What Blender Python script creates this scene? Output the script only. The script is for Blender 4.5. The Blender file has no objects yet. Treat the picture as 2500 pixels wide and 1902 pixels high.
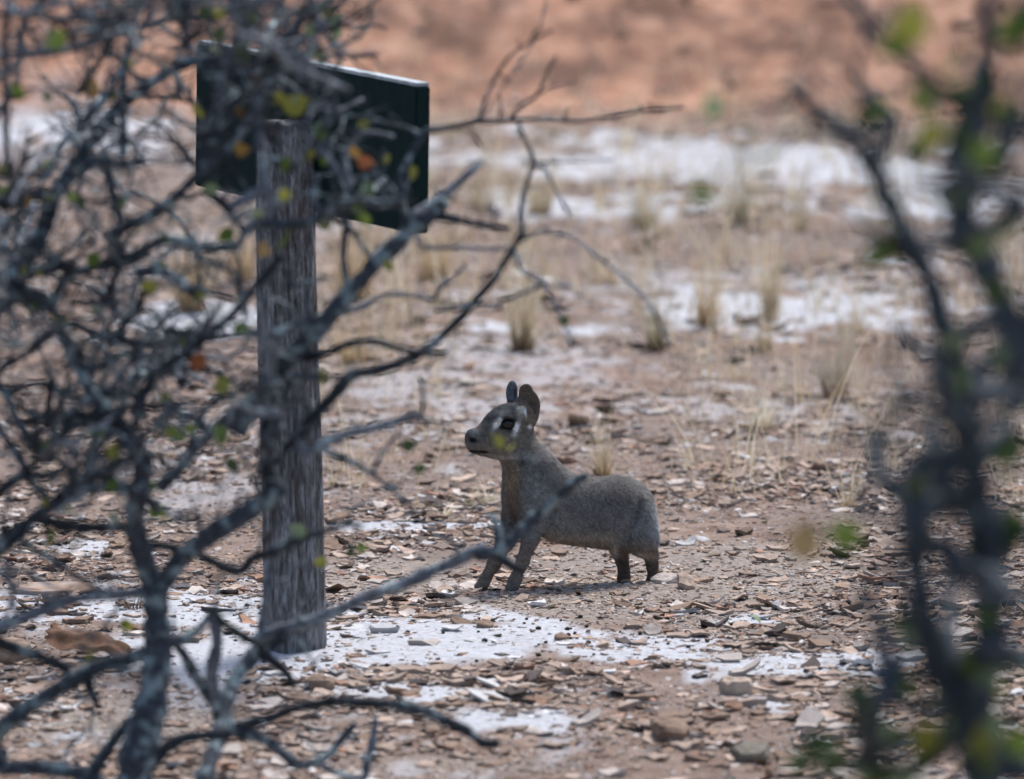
import bpy, bmesh, math, random
import numpy as np
from mathutils import Vector, Matrix, Quaternion

random.seed(7); rng = np.random.default_rng(7)
S = bpy.context.scene
COL = S.collection
R = math.radians

# ------------------------------------------------------------------ camera, sky, sun, exposure
CAM_H, PITCH, FOCAL, SENSOR = 2.71, R(6.5), 327.3, 36.0
cam = bpy.data.cameras.new('camera'); cam_o = bpy.data.objects.new('camera', cam); COL.objects.link(cam_o)
cam_o.location = (0, 0, CAM_H); cam_o.rotation_euler = (R(90) - PITCH, 0, 0)
cam.lens, cam.sensor_width, cam.sensor_fit = FOCAL, SENSOR, 'HORIZONTAL'
cam.clip_start, cam.clip_end = 0.5, 2000
cam.dof.use_dof = True; cam.dof.focus_distance = 20.05; cam.dof.aperture_fstop = 3.9; cam.dof.aperture_blades = 9
S.camera = cam_o

SUN_EL, SUN_AZ = R(60), R(28)          # soft light from high up beyond the scene, a little from the right
w = bpy.data.worlds.new('World'); S.world = w; w.use_nodes = True
nt = w.node_tree
bg = nt.nodes['Background']
sky = nt.nodes.new('ShaderNodeTexSky'); sky.sky_type = 'NISHITA'; sky.sun_disc = False
sky.sun_elevation, sky.sun_rotation = SUN_EL, SUN_AZ
sky.air_density, sky.dust_density, sky.ozone_density = 1.0, 2.0, 1.0
nt.links.new(sky.outputs[0], bg.inputs[0]); bg.inputs[1].default_value = 0.1
sun = bpy.data.lights.new('sun', 'SUN'); sun.energy = 2.5; sun.angle = R(16); sun.color = (1.0, 0.965, 0.93)
sun_o = bpy.data.objects.new('sun', sun); COL.objects.link(sun_o)
sd = Vector((math.sin(SUN_AZ) * math.cos(SUN_EL), math.cos(SUN_AZ) * math.cos(SUN_EL), math.sin(SUN_EL)))
sun_o.rotation_euler = (-sd).to_track_quat('-Z', 'Y').to_euler(); sun_o.location = sd * 30
S.view_settings.view_transform = 'Standard'; S.view_settings.look = 'None'
S.view_settings.exposure = 1.12; S.view_settings.gamma = 1.0; S.view_settings.use_curve_mapping = False
S.cycles.use_denoising = True; S.cycles.use_adaptive_sampling = False; S.cycles.denoising_input_passes = 'RGB_ALBEDO'
S.cycles.max_bounces = 6

# ------------------------------------------------------------------ geometry of the place
FPX = 2500 * FOCAL / SENSOR
cp, sp_ = math.cos(PITCH), math.sin(PITCH)
def ray(u, v):
    a, b = (u - 1250) / FPX, (951 - v) / FPX
    return Vector((a, cp + b * sp_, -sp_ + b * cp))
def at(u, v, Y):                      # the point of the plane y = Y seen at photo pixel (u, v)
    d = ray(u, v); t = Y / d.y
    return Vector((d.x * t, Y, CAM_H + d.z * t))
def on_ground(u, v, z=0.0):
    d = ray(u, v); t = (z - CAM_H) / d.z
    return Vector((d.x * t, d.y * t, z))
def pix(x, y, z):
    zz = z - CAM_H
    dep = y * cp - zz * sp_
    return 1250 + FPX * x / dep, 951 - FPX * (y * sp_ + zz * cp) / dep
K22 = 2500 / 2208.0                    # reading scale of my overview picture

def vnoise(x, y, seed=0):
    xi, yi = np.floor(x).astype(np.int64), np.floor(y).astype(np.int64)
    fx, fy = x - xi, y - yi
    fx, fy = fx * fx * (3 - 2 * fx), fy * fy * (3 - 2 * fy)
    def h(a, b):
        n = (a * 374761393 + b * 668265263 + seed * 982451653) & 0xffffffff
        n = ((n ^ (n >> 13)) * 1274126177) & 0xffffffff
        return ((n ^ (n >> 16)) & 0xffff) / 65535.0
    return (h(xi, yi) * (1 - fx) + h(xi + 1, yi) * fx) * (1 - fy) + (h(xi, yi + 1) * (1 - fx) + h(xi + 1, yi + 1) * fx) * fy
def fbm(x, y, seed=0, o=4):
    s, a, t = 0, 0.5, 0
    for k in range(o):
        s = s + a * vnoise(x * 2 ** k, y * 2 ** k, seed + k * 17); t += a; a *= 0.5
    return s / t
def sstep(a, b, x):
    t = np.clip((x - a) / (b - a), 0, 1); return t * t * (3 - 2 * t)

HEAP = on_ground(1640, 1440)
def height(x, y):
    x = np.asarray(x, float); y = np.asarray(y, float)
    h = 0.040 * (fbm(x * 1.1, y * 0.8, 3, 3) - 0.5) + 0.020 * (fbm(x * 5, y * 4, 9, 3) - 0.5) + 0.010 * (fbm(x * 15, y * 13, 19, 2) - 0.5)
    flat = np.exp(-(((x - 0.1) / 0.35) ** 2 + ((y - 19.9) / 0.35) ** 2))
    h = h * (1 - 0.8 * flat)
    h = h + 0.016 * np.exp(-(((x - HEAP.x) / 0.14) ** 2 + ((y - HEAP.y) / 0.10) ** 2))
    edge = 32.4 + 0.5 * (fbm(x * 0.5, x * 0 + 2, 21, 2) - 0.5)
    t = np.clip(y - edge, 0, None)
    bank = 1.5 * (1 - np.exp(-t * 0.24)) * sstep(0, 1.2, t)
    h = h + bank + sstep(0.2, 2.5, t) * 0.12 * (fbm(x * 1.6, y * 1.6, 33, 3) - 0.5) * np.exp(-np.clip(t - 8, 0, None) * .1)
    return h

# ------------------------------------------------------------------ object helpers
def tag(o, label=None, cat=None, group=None, kind=None):
    if label: o['label'] = label
    if cat: o['category'] = cat
    if group: o['group'] = group
    if kind: o['kind'] = kind
    return o
def empty(name, loc, label, cat, group=None):
    o = bpy.data.objects.new(name, None); o.location = loc; o.empty_display_size = 0.05
    COL.objects.link(o); return tag(o, label, cat, group)
def mesh_obj(name, verts, faces, mat, parent=None, smooth=True, origin=None):
    me = bpy.data.meshes.new(name)
    if origin is not None:
        ox = Vector(origin); verts = [Vector(v) - ox for v in verts]
    me.from_pydata([tuple(v) for v in verts], [], faces); me.update()
    if smooth: me.polygons.foreach_set('use_smooth', [True] * len(me.polygons))
    me.materials.append(mat)
    o = bpy.data.objects.new(name, me); COL.objects.link(o)
    if parent is not None: adopt(o, parent)
    if origin is not None: o.location = Vector(origin) - (parent.location if parent is not None else Vector())
    elif parent is not None: o.location = -parent.location
    return o
def adopt(o, p): o.parent = p
def np_mesh(name, V, loops, starts, totals, mat, smooth=False, col=None, colname='tint'):
    me = bpy.data.meshes.new(name)
    me.vertices.add(len(V)); me.vertices.foreach_set('co', np.ascontiguousarray(V, np.float32).ravel())
    me.loops.add(len(loops)); me.loops.foreach_set('vertex_index', np.ascontiguousarray(loops, np.int32))
    me.polygons.add(len(starts)); me.polygons.foreach_set('loop_start', np.ascontiguousarray(starts, np.int32))
    me.polygons.foreach_set('loop_total', np.ascontiguousarray(totals, np.int32))
    me.polygons.foreach_set('use_smooth', np.full(len(starts), smooth))
    if col is not None:
        a = me.attributes.new(colname, 'FLOAT_COLOR', 'POINT')
        c4 = np.ones((len(V), 4), np.float32); c4[:, :3] = col; a.data.foreach_set('color', c4.ravel())
    me.update(calc_edges=True); me.validate()
    if mat: me.materials.append(mat)
    o = bpy.data.objects.new(name, me); COL.objects.link(o); return o

# ------------------------------------------------------------------ materials
def material(name, rough=0.9):
    m = bpy.data.materials.new(name); m.use_nodes = True
    b = m.node_tree.nodes['Principled BSDF']; b.inputs['Roughness'].default_value = rough
    b.inputs['Specular IOR Level'].default_value = 0.25
    return m, m.node_tree, b
def N(t, typ, **kw):
    n = t.nodes.new(typ)
    for k, v in kw.items():
        if k in n.inputs: n.inputs[k].default_value = v
        else: setattr(n, k, v)
    return n
def coords(t, scale=(1, 1, 1), src='Object'):
    tc = N(t, 'ShaderNodeTexCoord'); mp = N(t, 'ShaderNodeMapping'); mp.inputs['Scale'].default_value = scale
    t.links.new(tc.outputs[src], mp.inputs['Vector']); return mp.outputs[0]
def noise(t, vec, scale, detail=4, rough=0.6):
    n = N(t, 'ShaderNodeTexNoise', Scale=scale, Detail=detail, Roughness=rough); t.links.new(vec, n.inputs['Vector']); return n.outputs['Fac']
def ramp(t, fac, stops):
    r = N(t, 'ShaderNodeValToRGB'); e = r.color_ramp.elements
    while len(e) < len(stops): e.new(0.5)
    for k, (p, c) in enumerate(stops):
        e[k].position = p; e[k].color = (*c, 1) if len(c) == 3 else c
    t.links.new(fac, r.inputs[0]); return r.outputs[0]
def mix(t, fac, a, b, mode='MIX'):
    m = N(t, 'ShaderNodeMix', data_type='RGBA', blend_type=mode)
    for s, v in ((0, fac), (6, a), (7, b)):
        if isinstance(v, (int, float)): m.inputs[s].default_value = v
        elif isinstance(v, tuple): m.inputs[s].default_value = (*v, 1)
        else: t.links.new(v, m.inputs[s])
    return m.outputs[2]
def bump(t, b, h, strength=0.5, dist=0.005):
    n = N(t, 'ShaderNodeBump', Strength=strength, Distance=dist); t.links.new(h, n.inputs['Height']); t.links.new(n.outputs[0], b.inputs['Normal'])
def attr(t, name, out='Color'):
    return N(t, 'ShaderNodeAttribute', attribute_name=name).outputs[out]

m_ground, t, b = material('dry_ground', 0.95)
v = coords(t)
fine = noise(t, v, 70, 6, 0.7); mid = noise(t, v, 9, 5, 0.65); big = noise(t, v, 1.7, 4, 0.6)
soil = ramp(t, mid, [(0.28, (0.072, 0.044, 0.033)), (0.46, (0.20, 0.130, 0.097)), (0.7, (0.33, 0.245, 0.195))])
soil = mix(t, ramp(t, big, [(0.4, (0, 0, 0)), (0.65, (1, 1, 1))]), soil, (0.20, 0.158, 0.135))
crust = ramp(t, fine, [(0.28, (0.30, 0.275, 0.26)), (0.46, (0.45, 0.455, 0.48)), (0.75, (0.55, 0.565, 0.605))])
dust = ramp(t, fine, [(0.3, (0.17, 0.135, 0.112)), (0.7, (0.37, 0.315, 0.27))])
red = ramp(t, mid, [(0.28, (0.17, 0.085, 0.055)), (0.45, (0.41, 0.21, 0.132)), (0.72, (0.58, 0.36, 0.25))])
red = mix(t, ramp(t, noise(t, v, 3.2, 4, 0.7), [(0.44, (0, 0, 0)), (0.62, (1, 1, 1))]), red, (0.16, 0.085, 0.058))
c = mix(t, attr(t, 'dust', 'Fac'), soil, dust)
c = mix(t, attr(t, 'bank', 'Fac'), c, red)
c = mix(t, attr(t, 'crust', 'Fac'), c, crust)
c = mix(t, 0.35, c, ramp(t, fine, [(0.3, (0.55, 0.55, 0.55)), (0.6, (1, 1, 1))]), 'MULTIPLY')
t.links.new(c, b.inputs['Base Color']); bump(t, b, noise(t, v, 48, 7, 0.75), 0.9, 0.012)

def tinted(name, rough=0.9, sc=60, bstr=0.5, spec=0.25, low=0.62):
    m, t, b = material(name, rough); b.inputs['Specular IOR Level'].default_value = spec
    n = noise(t, coords(t), sc, 4, 0.65)
    c = mix(t, 1.0, attr(t, 'tint'), ramp(t, n, [(0.3, (low,) * 3), (0.65, (1.1,) * 3)]), 'MULTIPLY')
    t.links.new(c, b.inputs['Base Color']); bump(t, b, n, bstr, 0.003); return m
m_flakes = tinted('loose_flakes', 0.92)
def plain(name, colr, rough=0.9, sc=40, low=0.6, second=None, spec=0.25):
    m, t, b = material(name, rough); b.inputs['Specular IOR Level'].default_value = spec
    n = noise(t, coords(t), sc, 5, 0.65)
    lo = tuple(x * low for x in colr)
    c = ramp(t, n, [(0.3, lo), (0.6, second or colr), (0.75, colr)])
    t.links.new(c, b.inputs['Base Color']); bump(t, b, n, 0.4, 0.003); return m
FLAKE_COL = [(0.40, 0.305, 0.245), (0.48, 0.42, 0.38), (0.27, 0.185, 0.135), (0.31, 0.18, 0.125), (0.12, 0.095, 0.085), (0.58, 0.57, 0.57)]
FLAKE_P = [0.40, 0.17, 0.25, 0.05, 0.09, 0.04]
m_flake = [plain('stone_%s' % n, tuple(x * .86 for x in c), 0.95, 30, 0.5) for n, c in zip(('tan', 'pale', 'brown', 'rust', 'dark', 'white'), FLAKE_COL)]

def bark(name, dark, light, lich_lit, amt=0.55, sc=1.0):
    m, t, b = material(name, 0.9); v = coords(t)
    n1 = noise(t, v, 45 * sc, 5, 0.7); n2 = noise(t, v, 17 * sc, 3, 0.6)
    c = ramp(t, n1, [(0.3, dark), (0.7, light)])
    c = mix(t, ramp(t, n2, [(amt, (0, 0, 0)), (amt + 0.1, (1, 1, 1))]), c, lich_lit)
    t.links.new(c, b.inputs['Base Color']); bump(t, b, n1, 0.7, 0.004); return m
m_bark = bark('shrub_bark', (0.014, 0.018, 0.024), (0.085, 0.101, 0.124), (0.24, 0.31, 0.33), 0.52, 1.6)  # pale bark and lichen tones also carry painted light from above
m_bark_dark = bark('shrub_bark_dark', (0.009, 0.011, 0.014), (0.046, 0.053, 0.066), (0.18, 0.225, 0.24), 0.58, 1.6)
m_bark_pale = bark('shrub_bark_pale', (0.035, 0.040, 0.050), (0.20, 0.225, 0.268), (0.33, 0.39, 0.41), 0.54, 1.6)
m_bark_right = bark('far_shrub_bark', (0.015, 0.021, 0.027), (0.062, 0.080, 0.097), (0.16, 0.195, 0.205), 0.62)

def leafmat(name, c1, c2):
    m, t, b = material(name, 0.55); n = noise(t, coords(t), 60, 3)
    t.links.new(ramp(t, n, [(0.35, c1), (0.65, c2)]), b.inputs['Base Color'])
    tr = N(t, 'ShaderNodeBsdfTranslucent'); tr.inputs[0].default_value = (*c2, 1)
    ms = N(t, 'ShaderNodeMixShader'); ms.inputs[0].default_value = 0.3
    t.links.new(b.outputs[0], ms.inputs[1]); t.links.new(tr.outputs[0], ms.inputs[2])
    t.links.new(ms.outputs[0], t.nodes['Material Output'].inputs[0]); return m
LEAF = {'g': leafmat('leaf_green', (0.065, 0.11, 0.02), (0.13, 0.19, 0.038)),
        'y': leafmat('leaf_yellowgreen', (0.16, 0.17, 0.03), (0.26, 0.26, 0.05)),
        'o': leafmat('leaf_orange', (0.20, 0.11, 0.03), (0.32, 0.19, 0.05)),
        'r': leafmat('leaf_rust', (0.16, 0.06, 0.025), (0.28, 0.10, 0.045)),
        'd': leafmat('leaf_dark', (0.03, 0.055, 0.022), (0.06, 0.095, 0.035)),
        'p': leafmat('leaf_pale', (0.13, 0.19, 0.10), (0.22, 0.28, 0.16)),
        't': leafmat('leaf_tan', (0.26, 0.17, 0.08), (0.36, 0.26, 0.12))}
m_straw = tinted('dry_grass', 0.8, 30, 0.2, 0.3)
t = m_straw.node_tree; tr = N(t, 'ShaderNodeBsdfTranslucent'); t.links.new(attr(t, 'tint'), tr.inputs[0]); ms = N(t, 'ShaderNodeMixShader'); ms.inputs[0].default_value = 0.4
t.links.new(t.nodes['Principled BSDF'].outputs[0], ms.inputs[1]); t.links.new(tr.outputs[0], ms.inputs[2]); t.links.new(ms.outputs[0], t.nodes['Material Output'].inputs[0])

# ------------------------------------------------------------------ ground
def blob(u, v, cx, cy, rx, ry, p=2.0):     # patches read in the overview picture
    return np.exp(-(np.abs((u / K22 - cx) / rx) ** p + np.abs((v / K22 - cy) / ry) ** p))
CRUST = [(880, 1385, 440, 48, 1.45), (560, 1420, 220, 48, 1.3), (1780, 1434, 260, 26, 1.25), (1330, 1402, 220, 24, 1.0), (230, 1305, 320, 42, 1.3), (120, 1600, 300, 60, .55),
         (1130, 1560, 280, 34, .75), (850, 1490, 240, 26, .8), (1640, 1520, 120, 22, .55), (1650, 670, 400, 48, .95), (1330, 712, 180, 26, .8), (1560, 350, 620, 56, 1.1), (1400, 440, 420, 42, .75),
         (150, 285, 330, 50, 1.1), (640, 330, 400, 60, 1.0), (430, 690, 170, 34, 1.15), (1000, 700, 170, 26, .85), (2080, 430, 230, 56, 1.05), (1250, 300, 240, 34, .8), (880, 1133, 220, 10, .9),
         (2150, 1400, 120, 30, .8), (1950, 1120, 130, 22, .5), (1500, 950, 260, 30, .35), (760, 990, 200, 24, .35), (150, 1180, 200, 22, .5), (1950, 560, 120, 30, .6), (1950, 1350, 120, 18, .5)]
DUST = [(1500, 1235, 420, 75, 1.1), (850, 1240, 260, 60, .8), (1200, 1310, 350, 40, .9), (1700, 1340, 350, 40, .6), (300, 1560, 350, 80, .7), (1000, 1650, 500, 50, .6)]
def masks(x, y, z):
    u, v = pix(x, y, z)
    nz = fbm(x * 2.2, y * 1.0, 51, 4) - 0.5; nf = fbm(x * 14, y * 7, 61, 3) - 0.5
    cr = 0
    for cx, cy, rx, ry, s in CRUST: cr = np.maximum(cr, s * blob(u, v, cx, cy, rx, ry))
    far = sstep(21.5, 24, y)
    nm = fbm(x * 5.5, y * 2.2, 57, 3) - 0.5
    cr = sstep(0.40, 0.66, cr + nz * 0.6 + nm * 0.95 + nf * 0.8)
    stray = sstep(0.62, 0.74, fbm(x * 1.5 + 9, y * 0.9, 71, 4) + nf * 0.5) * 0.5
    cr = np.maximum(cr, stray)
    du = 0
    for cx, cy, rx, ry, s in DUST: du = np.maximum(du, s * blob(u, v, cx, cy, rx, ry))
    du = sstep(0.3, 0.7, du + nz * 0.5)
    bk = sstep(31.2, 32.8, y + 2.2 * nz)
    cr = cr * (1 - 0.93 * sstep(31.8, 33.0, y + 1.6 * nz))
    return cr, du, bk
def grid_axis(lo, hi, step, far_lo, far_hi):
    a = list(np.arange(lo, hi + 1e-6, step)); s = step
    x = lo
    L = []
    while x > far_lo: s *= 1.35; x -= s; L.append(x)
    s = step; x = hi; Hh = []
    while x < far_hi: s *= 1.35; x += s; Hh.append(x)
    return np.array(L[::-1] + a + Hh)
gx = grid_axis(-3.0, 3.0, 0.021, -500, 500); gy = grid_axis(15.3, 37, 0.021, -60, 1200)
GX, GY = np.meshgrid(gx, gy); GZ = height(GX, GY)
V = np.stack([GX.ravel(), GY.ravel(), GZ.ravel()], 1)
nx, ny = len(gx), len(gy)
idx = np.arange(nx * ny).reshape(ny, nx)
q = np.stack([idx[:-1, :-1], idx[:-1, 1:], idx[1:, 1:], idx[1:, :-1]], -1).reshape(-1, 4)
ground = np_mesh('ground', V, q.ravel(), np.arange(len(q)) * 4, np.full(len(q), 4), m_ground, smooth=True)
tag(ground, kind='structure')
cr, du, bk = masks(V[:, 0], V[:, 1], V[:, 2])
for nm, arr in (('crust', cr), ('dust', du), ('bank', bk)):
    a = ground.data.attributes.new(nm, 'FLOAT', 'POINT'); a.data.foreach_set('value', arr.astype(np.float32))

# ------------------------------------------------------------------ loose stone flakes on the ground
def scatter(n, y0, y1, keep):
    y = np.sqrt(rng.uniform(y0 ** 2, y1 ** 2, n)); n = int(n * 1.5); y = np.sqrt(rng.uniform(y0 ** 2, y1 ** 2, n)); x = rng.uniform(-0.099, 0.099, n) * y
    z = height(x, y); c, d, bkk = masks(x, y, z)
    k = rng.random(n) < keep(x, y, c, d, bkk)
    return x[k], y[k], z[k], c[k]
clump = lambda x, y, s: sstep(0.36, 0.62, fbm(x * 3 + s, y * 2, 91 + s, 3))
parts = []
a = scatter(27000, 16.2, 19.7, lambda x, y, c, d, bk: (0.12 + 0.88 * clump(x, y, 1)) * (1 - 0.66 * c) * (1 - 0.5 * d)); parts.append((a, 0.008, 0.046))
a = scatter(38000, 19.5, 23.0, lambda x, y, c, d, bk: (0.1 + 0.9 * clump(x, y, 2)) * (1 - 0.66 * c) * (1 - 0.7 * d)); parts.append((a, 0.007, 0.036))
a = scatter(13000, 22.8, 32.5, lambda x, y, c, d, bk: (0.05 + 0.8 * clump(x, y, 3)) * (1 - 0.6 * c)); parts.append((a, 0.014, 0.055))
a = scatter(1300, 32.0, 37.0, lambda x, y, c, d, bk: 0.7 * clump(x, y, 4)); parts.append((a, 0.02, 0.06))
fx = np.concatenate([p[0][0] for p in parts]); fy = np.concatenate([p[0][1] for p in parts]); fz = np.concatenate([p[0][2] for p in parts]); fc = np.concatenate([p[0][3] for p in parts])
fr = np.concatenate([p[1] * (p[2] / p[1]) ** (rng.random(len(p[0][0])) ** 2.8) for p in parts])
nF = len(fx)
kind = rng.choice(6, nF, p=FLAKE_P)
kind = np.where((fc > 0.5) & (rng.random(nF) < 0.2), 5, kind)
KS = 9
ang = (np.arange(KS) / KS * 2 * math.pi)[None, :] + rng.uniform(-0.3, 0.3, (nF, KS)) + rng.uniform(0, 6.28, (nF, 1))
rad = fr[:, None] * rng.uniform(0.42, 1.12, (nF, KS)); asp = rng.uniform(0.5, 0.95, (nF, 1)); rot = rng.uniform(0, 3.14, (nF, 1))
px_, py_ = np.cos(ang) * rad, np.sin(ang) * rad * asp
lx, ly = px_ * np.cos(rot) - py_ * np.sin(rot), px_ * np.sin(rot) + py_ * np.cos(rot)
th = fr[:, None] * rng.uniform(0.08, 0.26, (nF, 1))
tilt = np.abs(rng.normal(0, 0.13, nF)) + (rng.random(nF) < .08) * .25; td = rng.uniform(0, 6.28, nF)
tx, ty = (np.tan(np.clip(tilt, 0, .9)) * np.cos(td))[:, None], (np.tan(np.clip(tilt, 0, .9)) * np.sin(td))[:, None]
curl = rng.uniform(-0.3, 0.7, (nF, 1)) / fr[:, None] * 0.5
top = th + tx * lx + ty * ly + curl * (lx ** 2 + ly ** 2) + rng.normal(0, 0.05, (nF, KS)) * fr[:, None]
sh = rng.uniform(0.82, 1.02, (nF, 1))
low_ = np.abs(tilt)[:, None] * fr[:, None] * 0.30 - th * rng.uniform(.2, 1.0, (nF, 1))
Vt = np.stack([lx, ly, top + low_], -1); Vb = np.stack([lx * sh, ly * sh, top - th * 1.25 + low_], -1)
ctr = np.stack([np.zeros(nF), np.zeros(nF), (th[:, 0] + low_[:, 0])], -1)[:, None, :]
FV = np.concatenate([Vt, Vb, ctr], 1)                     # local shape of each flake, 15 points
FACES = [[k, (k + 1) % KS, 2 * KS] for k in range(KS)] + [[(k + 1) % KS, k, KS + k, KS + (k + 1) % KS] for k in range(KS)]
pos = np.stack([fx, fy, fz], -1)
def joined(name, sel, FVx, FC, cols, mat):
    n = len(sel); nv = FVx.shape[1]
    V = (FVx[sel] + pos_of[sel][:, None, :]).reshape(-1, 3)
    l1 = np.concatenate([np.array(f) for f in FC]); tot = np.array([len(f) for f in FC])
    loops = (l1[None, :] + (np.arange(n) * nv)[:, None]).ravel()
    st1 = np.concatenate([[0], np.cumsum(tot)[:-1]]); starts = (st1[None, :] + (np.arange(n) * len(l1))[:, None]).ravel()
    col = np.repeat(cols[sel], nv, 0)
    return np_mesh(name, V, loops, starts, np.tile(tot, n), mat, False, col)
uF, vF = pix(fx, fy, fz)
inside = (uF > 10) & (uF < 2490) & (vF > 10) & (vF < 1890)
size = np.where(inside, fr / fy, 0)
single = np.argsort(-size)[:290]
pos_of = pos
mask = np.ones(nF, bool); mask[single] = False
fcol = np.array(FLAKE_COL)[kind] * rng.uniform(0.5, 1.12, (nF, 1))
o = joined('loose_stone_flakes', np.nonzero(mask)[0], FV, FACES, fcol, m_flakes); o['kind'] = 'stuff'; adopt(o, ground)
protos = {}
for i in single:
    key = (int(kind[i]), int(i) % 6)
    if key not in protos:
        me = bpy.data.meshes.new('stone_flake'); me.from_pydata([tuple(p / fr[i]) for p in FV[i]], [], FACES); me.materials.append(m_flake[kind[i]]); protos[key] = me
    o = bpy.data.objects.new('stone_flake', protos[key]); COL.objects.link(o); adopt(o, ground)
    o.location = pos[i]; o.scale = (fr[i],) * 3; o.rotation_euler = (0, 0, random.uniform(0, 6.28))
# grit between the flakes
xs = [scatter(62000, 16.4, 23.0, lambda x, y, c, d, bk: (0.3 + 0.7 * clump(x, y, 5)) * (1 - 0.75 * c)), scatter(16000, 23.0, 31.5, lambda x, y, c, d, bk: (1 - 0.9 * c))]
gx_, gy_, gz_ = [np.concatenate([p[k] for p in xs]) for k in range(3)]
nG = len(gx_); gr = 0.0032 * (3.2 ** rng.random(nG)) * np.where(gy_ > 23, 1.8, 1)
an = (np.arange(4) / 4 * 6.283)[None] + rng.uniform(-.4, .4, (nG, 4)) + rng.uniform(0, 6, (nG, 1)); rr = gr[:, None] * rng.uniform(.6, 1.3, (nG, 4))
GVb = np.stack([np.cos(an) * rr, np.sin(an) * rr * .8, -0.2 * rr], -1)
GVt = np.stack([np.cos(an) * rr * .6, np.sin(an) * rr * .5, gr[:, None] * rng.uniform(.1, .45, (nG, 4))], -1)
pos_of = np.stack([gx_, gy_, gz_], -1)
gcol = np.array(FLAKE_COL)[rng.choice(6, nG, p=[.5, .2, .2, .04, .02, .04])] * rng.uniform(0.75, 1.1, (nG, 1))
o = joined('gravel', np.arange(nG), np.concatenate([GVb, GVt], 1), [[4, 5, 6, 7]] + [[k, (k + 1) % 4, 4 + (k + 1) % 4, 4 + k] for k in range(4)], gcol, m_flakes)
o['kind'] = 'stuff'; adopt(o, ground)
# small dark pellets on the white crust
bm = bmesh.new(); bmesh.ops.create_icosphere(bm, subdivisions=1, radius=1); pel = bpy.data.meshes.new('dung_pellet'); bm.to_mesh(pel); bm.free()
pel.materials.append(plain('pellet', (0.035, 0.03, 0.028)))
for k in range(85):
    u, v = (random.gauss(1250, 300), random.gauss(1378, 24)) if k < 55 else (random.uniform(0, 600), random.gauss(1320, 30)) if k < 68 else (random.uniform(500, 1900), random.gauss(1440, 30))
    p = on_ground(u * K22, v * K22); s = random.uniform(0.0028, 0.006)
    o = bpy.data.objects.new('dung_pellet', pel); COL.objects.link(o); adopt(o, ground)
    o.location = (p.x, p.y, float(height(p.x, p.y)) + s * .6); o.scale = (s * 1.3, s, s * .85); o.rotation_euler = (0, 0, random.uniform(0, 3))

# ------------------------------------------------------------------ sign: weathered post with a dark board on its far side
pb = on_ground(632 * K22, 1400 * K22); PY = pb.y
ptop = at(617 * K22, 262 * K22, PY)
sign = empty('wooden_sign', pb, 'dark green sign board seen from behind on a grey weathered wooden post', 'sign')
m_post, t, b = material('weathered_post', 0.9); v = coords(t, (1, 1, 0.17))
n1 = noise(t, v, 120, 5, 0.7); n2 = noise(t, coords(t, (1, 1, 0.12)), 26, 4, 0.6); n3 = noise(t, coords(t), 7, 3)
c = ramp(t, n1, [(0.3, (0.012, 0.012, 0.013)), (0.42, (0.085, 0.083, 0.085)), (0.58, (0.19, 0.19, 0.198)), (0.72, (0.40, 0.41, 0.43))])
c = mix(t, ramp(t, n2, [(0.52, (0, 0, 0)), (0.74, (0.75,) * 3)]), c, (0.10, 0.076, 0.06))
c = mix(t, ramp(t, noise(t, coords(t, (1, 1, 0.45)), 38, 4, 0.7), [(0.56, (0, 0, 0)), (0.68, (0.55,) * 3)]), c, (0.34, 0.35, 0.37))
c = mix(t, ramp(t, noise(t, coords(t, (1, 1, 0.3)), 21, 4, 0.7), [(0.57, (0, 0, 0)), (0.66, (0.6,) * 3)]), c, (0.03, 0.028, 0.027))
t.links.new(c, b.inputs['Base Color']); bump(t, b, n1, 0.9, 0.006)
NS, NR = 96, 150
vs, fs = [], []
hp = ptop.z - pb.z
for r_ in range(NR + 1):
    f = r_ / NR; z = -0.06 + (hp + 0.06) * f
    cx = pb.x + (ptop.x - pb.x) * f + 0.004 * math.sin(f * 5 + 1)
    for s_ in range(NS):
        a = s_ / NS * 2 * math.pi
        rad_ = 0.0575 + 0.004 * math.sin(2 * a + 1 + f * 1.5) + 0.003 * math.sin(3 * a + f * 4)
        g = float(fbm(np.array([a * 5.0]), np.array([f * 3.2]), 5, 3)[0]) if 0 else 0
        vs.append([cx, PY, z, a, rad_, f])
A = np.array(vs)
per = np.minimum(A[:, 3], 2 * math.pi - A[:, 3])
g1 = fbm(A[:, 3] * 7, A[:, 5] * 5, 5, 3); g2 = fbm(A[:, 3] * 3.2 + 40, A[:, 5] * 2.2, 8, 2)
crack = sstep(0.60, 0.70, fbm(A[:, 3] * 6 + 20, A[:, 5] * 2.5, 15, 2)) * sstep(0.05, .3, per)
rad_ = A[:, 4] + 0.007 * (g1 - .5) + 0.012 * (g2 - .5) * sstep(0.05, .4, per) - 0.010 * crack
rad_ *= 1 + 0.05 * sstep(.25, .0, A[:, 5]) * 0.5 - 0.06 * sstep(0.985, 1.0, A[:, 5])
zt = A[:, 2] + sstep(.97, 1, A[:, 5]) * 0.02 * (fbm(A[:, 3] * 2.5, A[:, 3] * 0, 31, 2) - .6)
vs = np.stack([A[:, 0] + rad_ * np.cos(A[:, 3]), A[:, 1] + rad_ * np.sin(A[:, 3]), zt], 1)
for r_ in range(NR):
    for s_ in range(NS):
        a0, a1 = r_ * NS + s_, r_ * NS + (s_ + 1) % NS
        fs.append([a0, a1, a1 + NS, a0 + NS])
vs = [tuple(p) for p in vs] + [(ptop.x, PY, ptop.z + 0.004)]
for s_ in range(NS): fs.append([NR * NS + s_, NR * NS + (s_ + 1) % NS, len(vs) - 1])
mesh_obj('post', vs, fs, m_post, sign)
m_board, t, b = material('dark_board', 0.85); b.inputs['Specular IOR Level'].default_value = 0.1; v = coords(t, (1, 1, 1))
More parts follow.
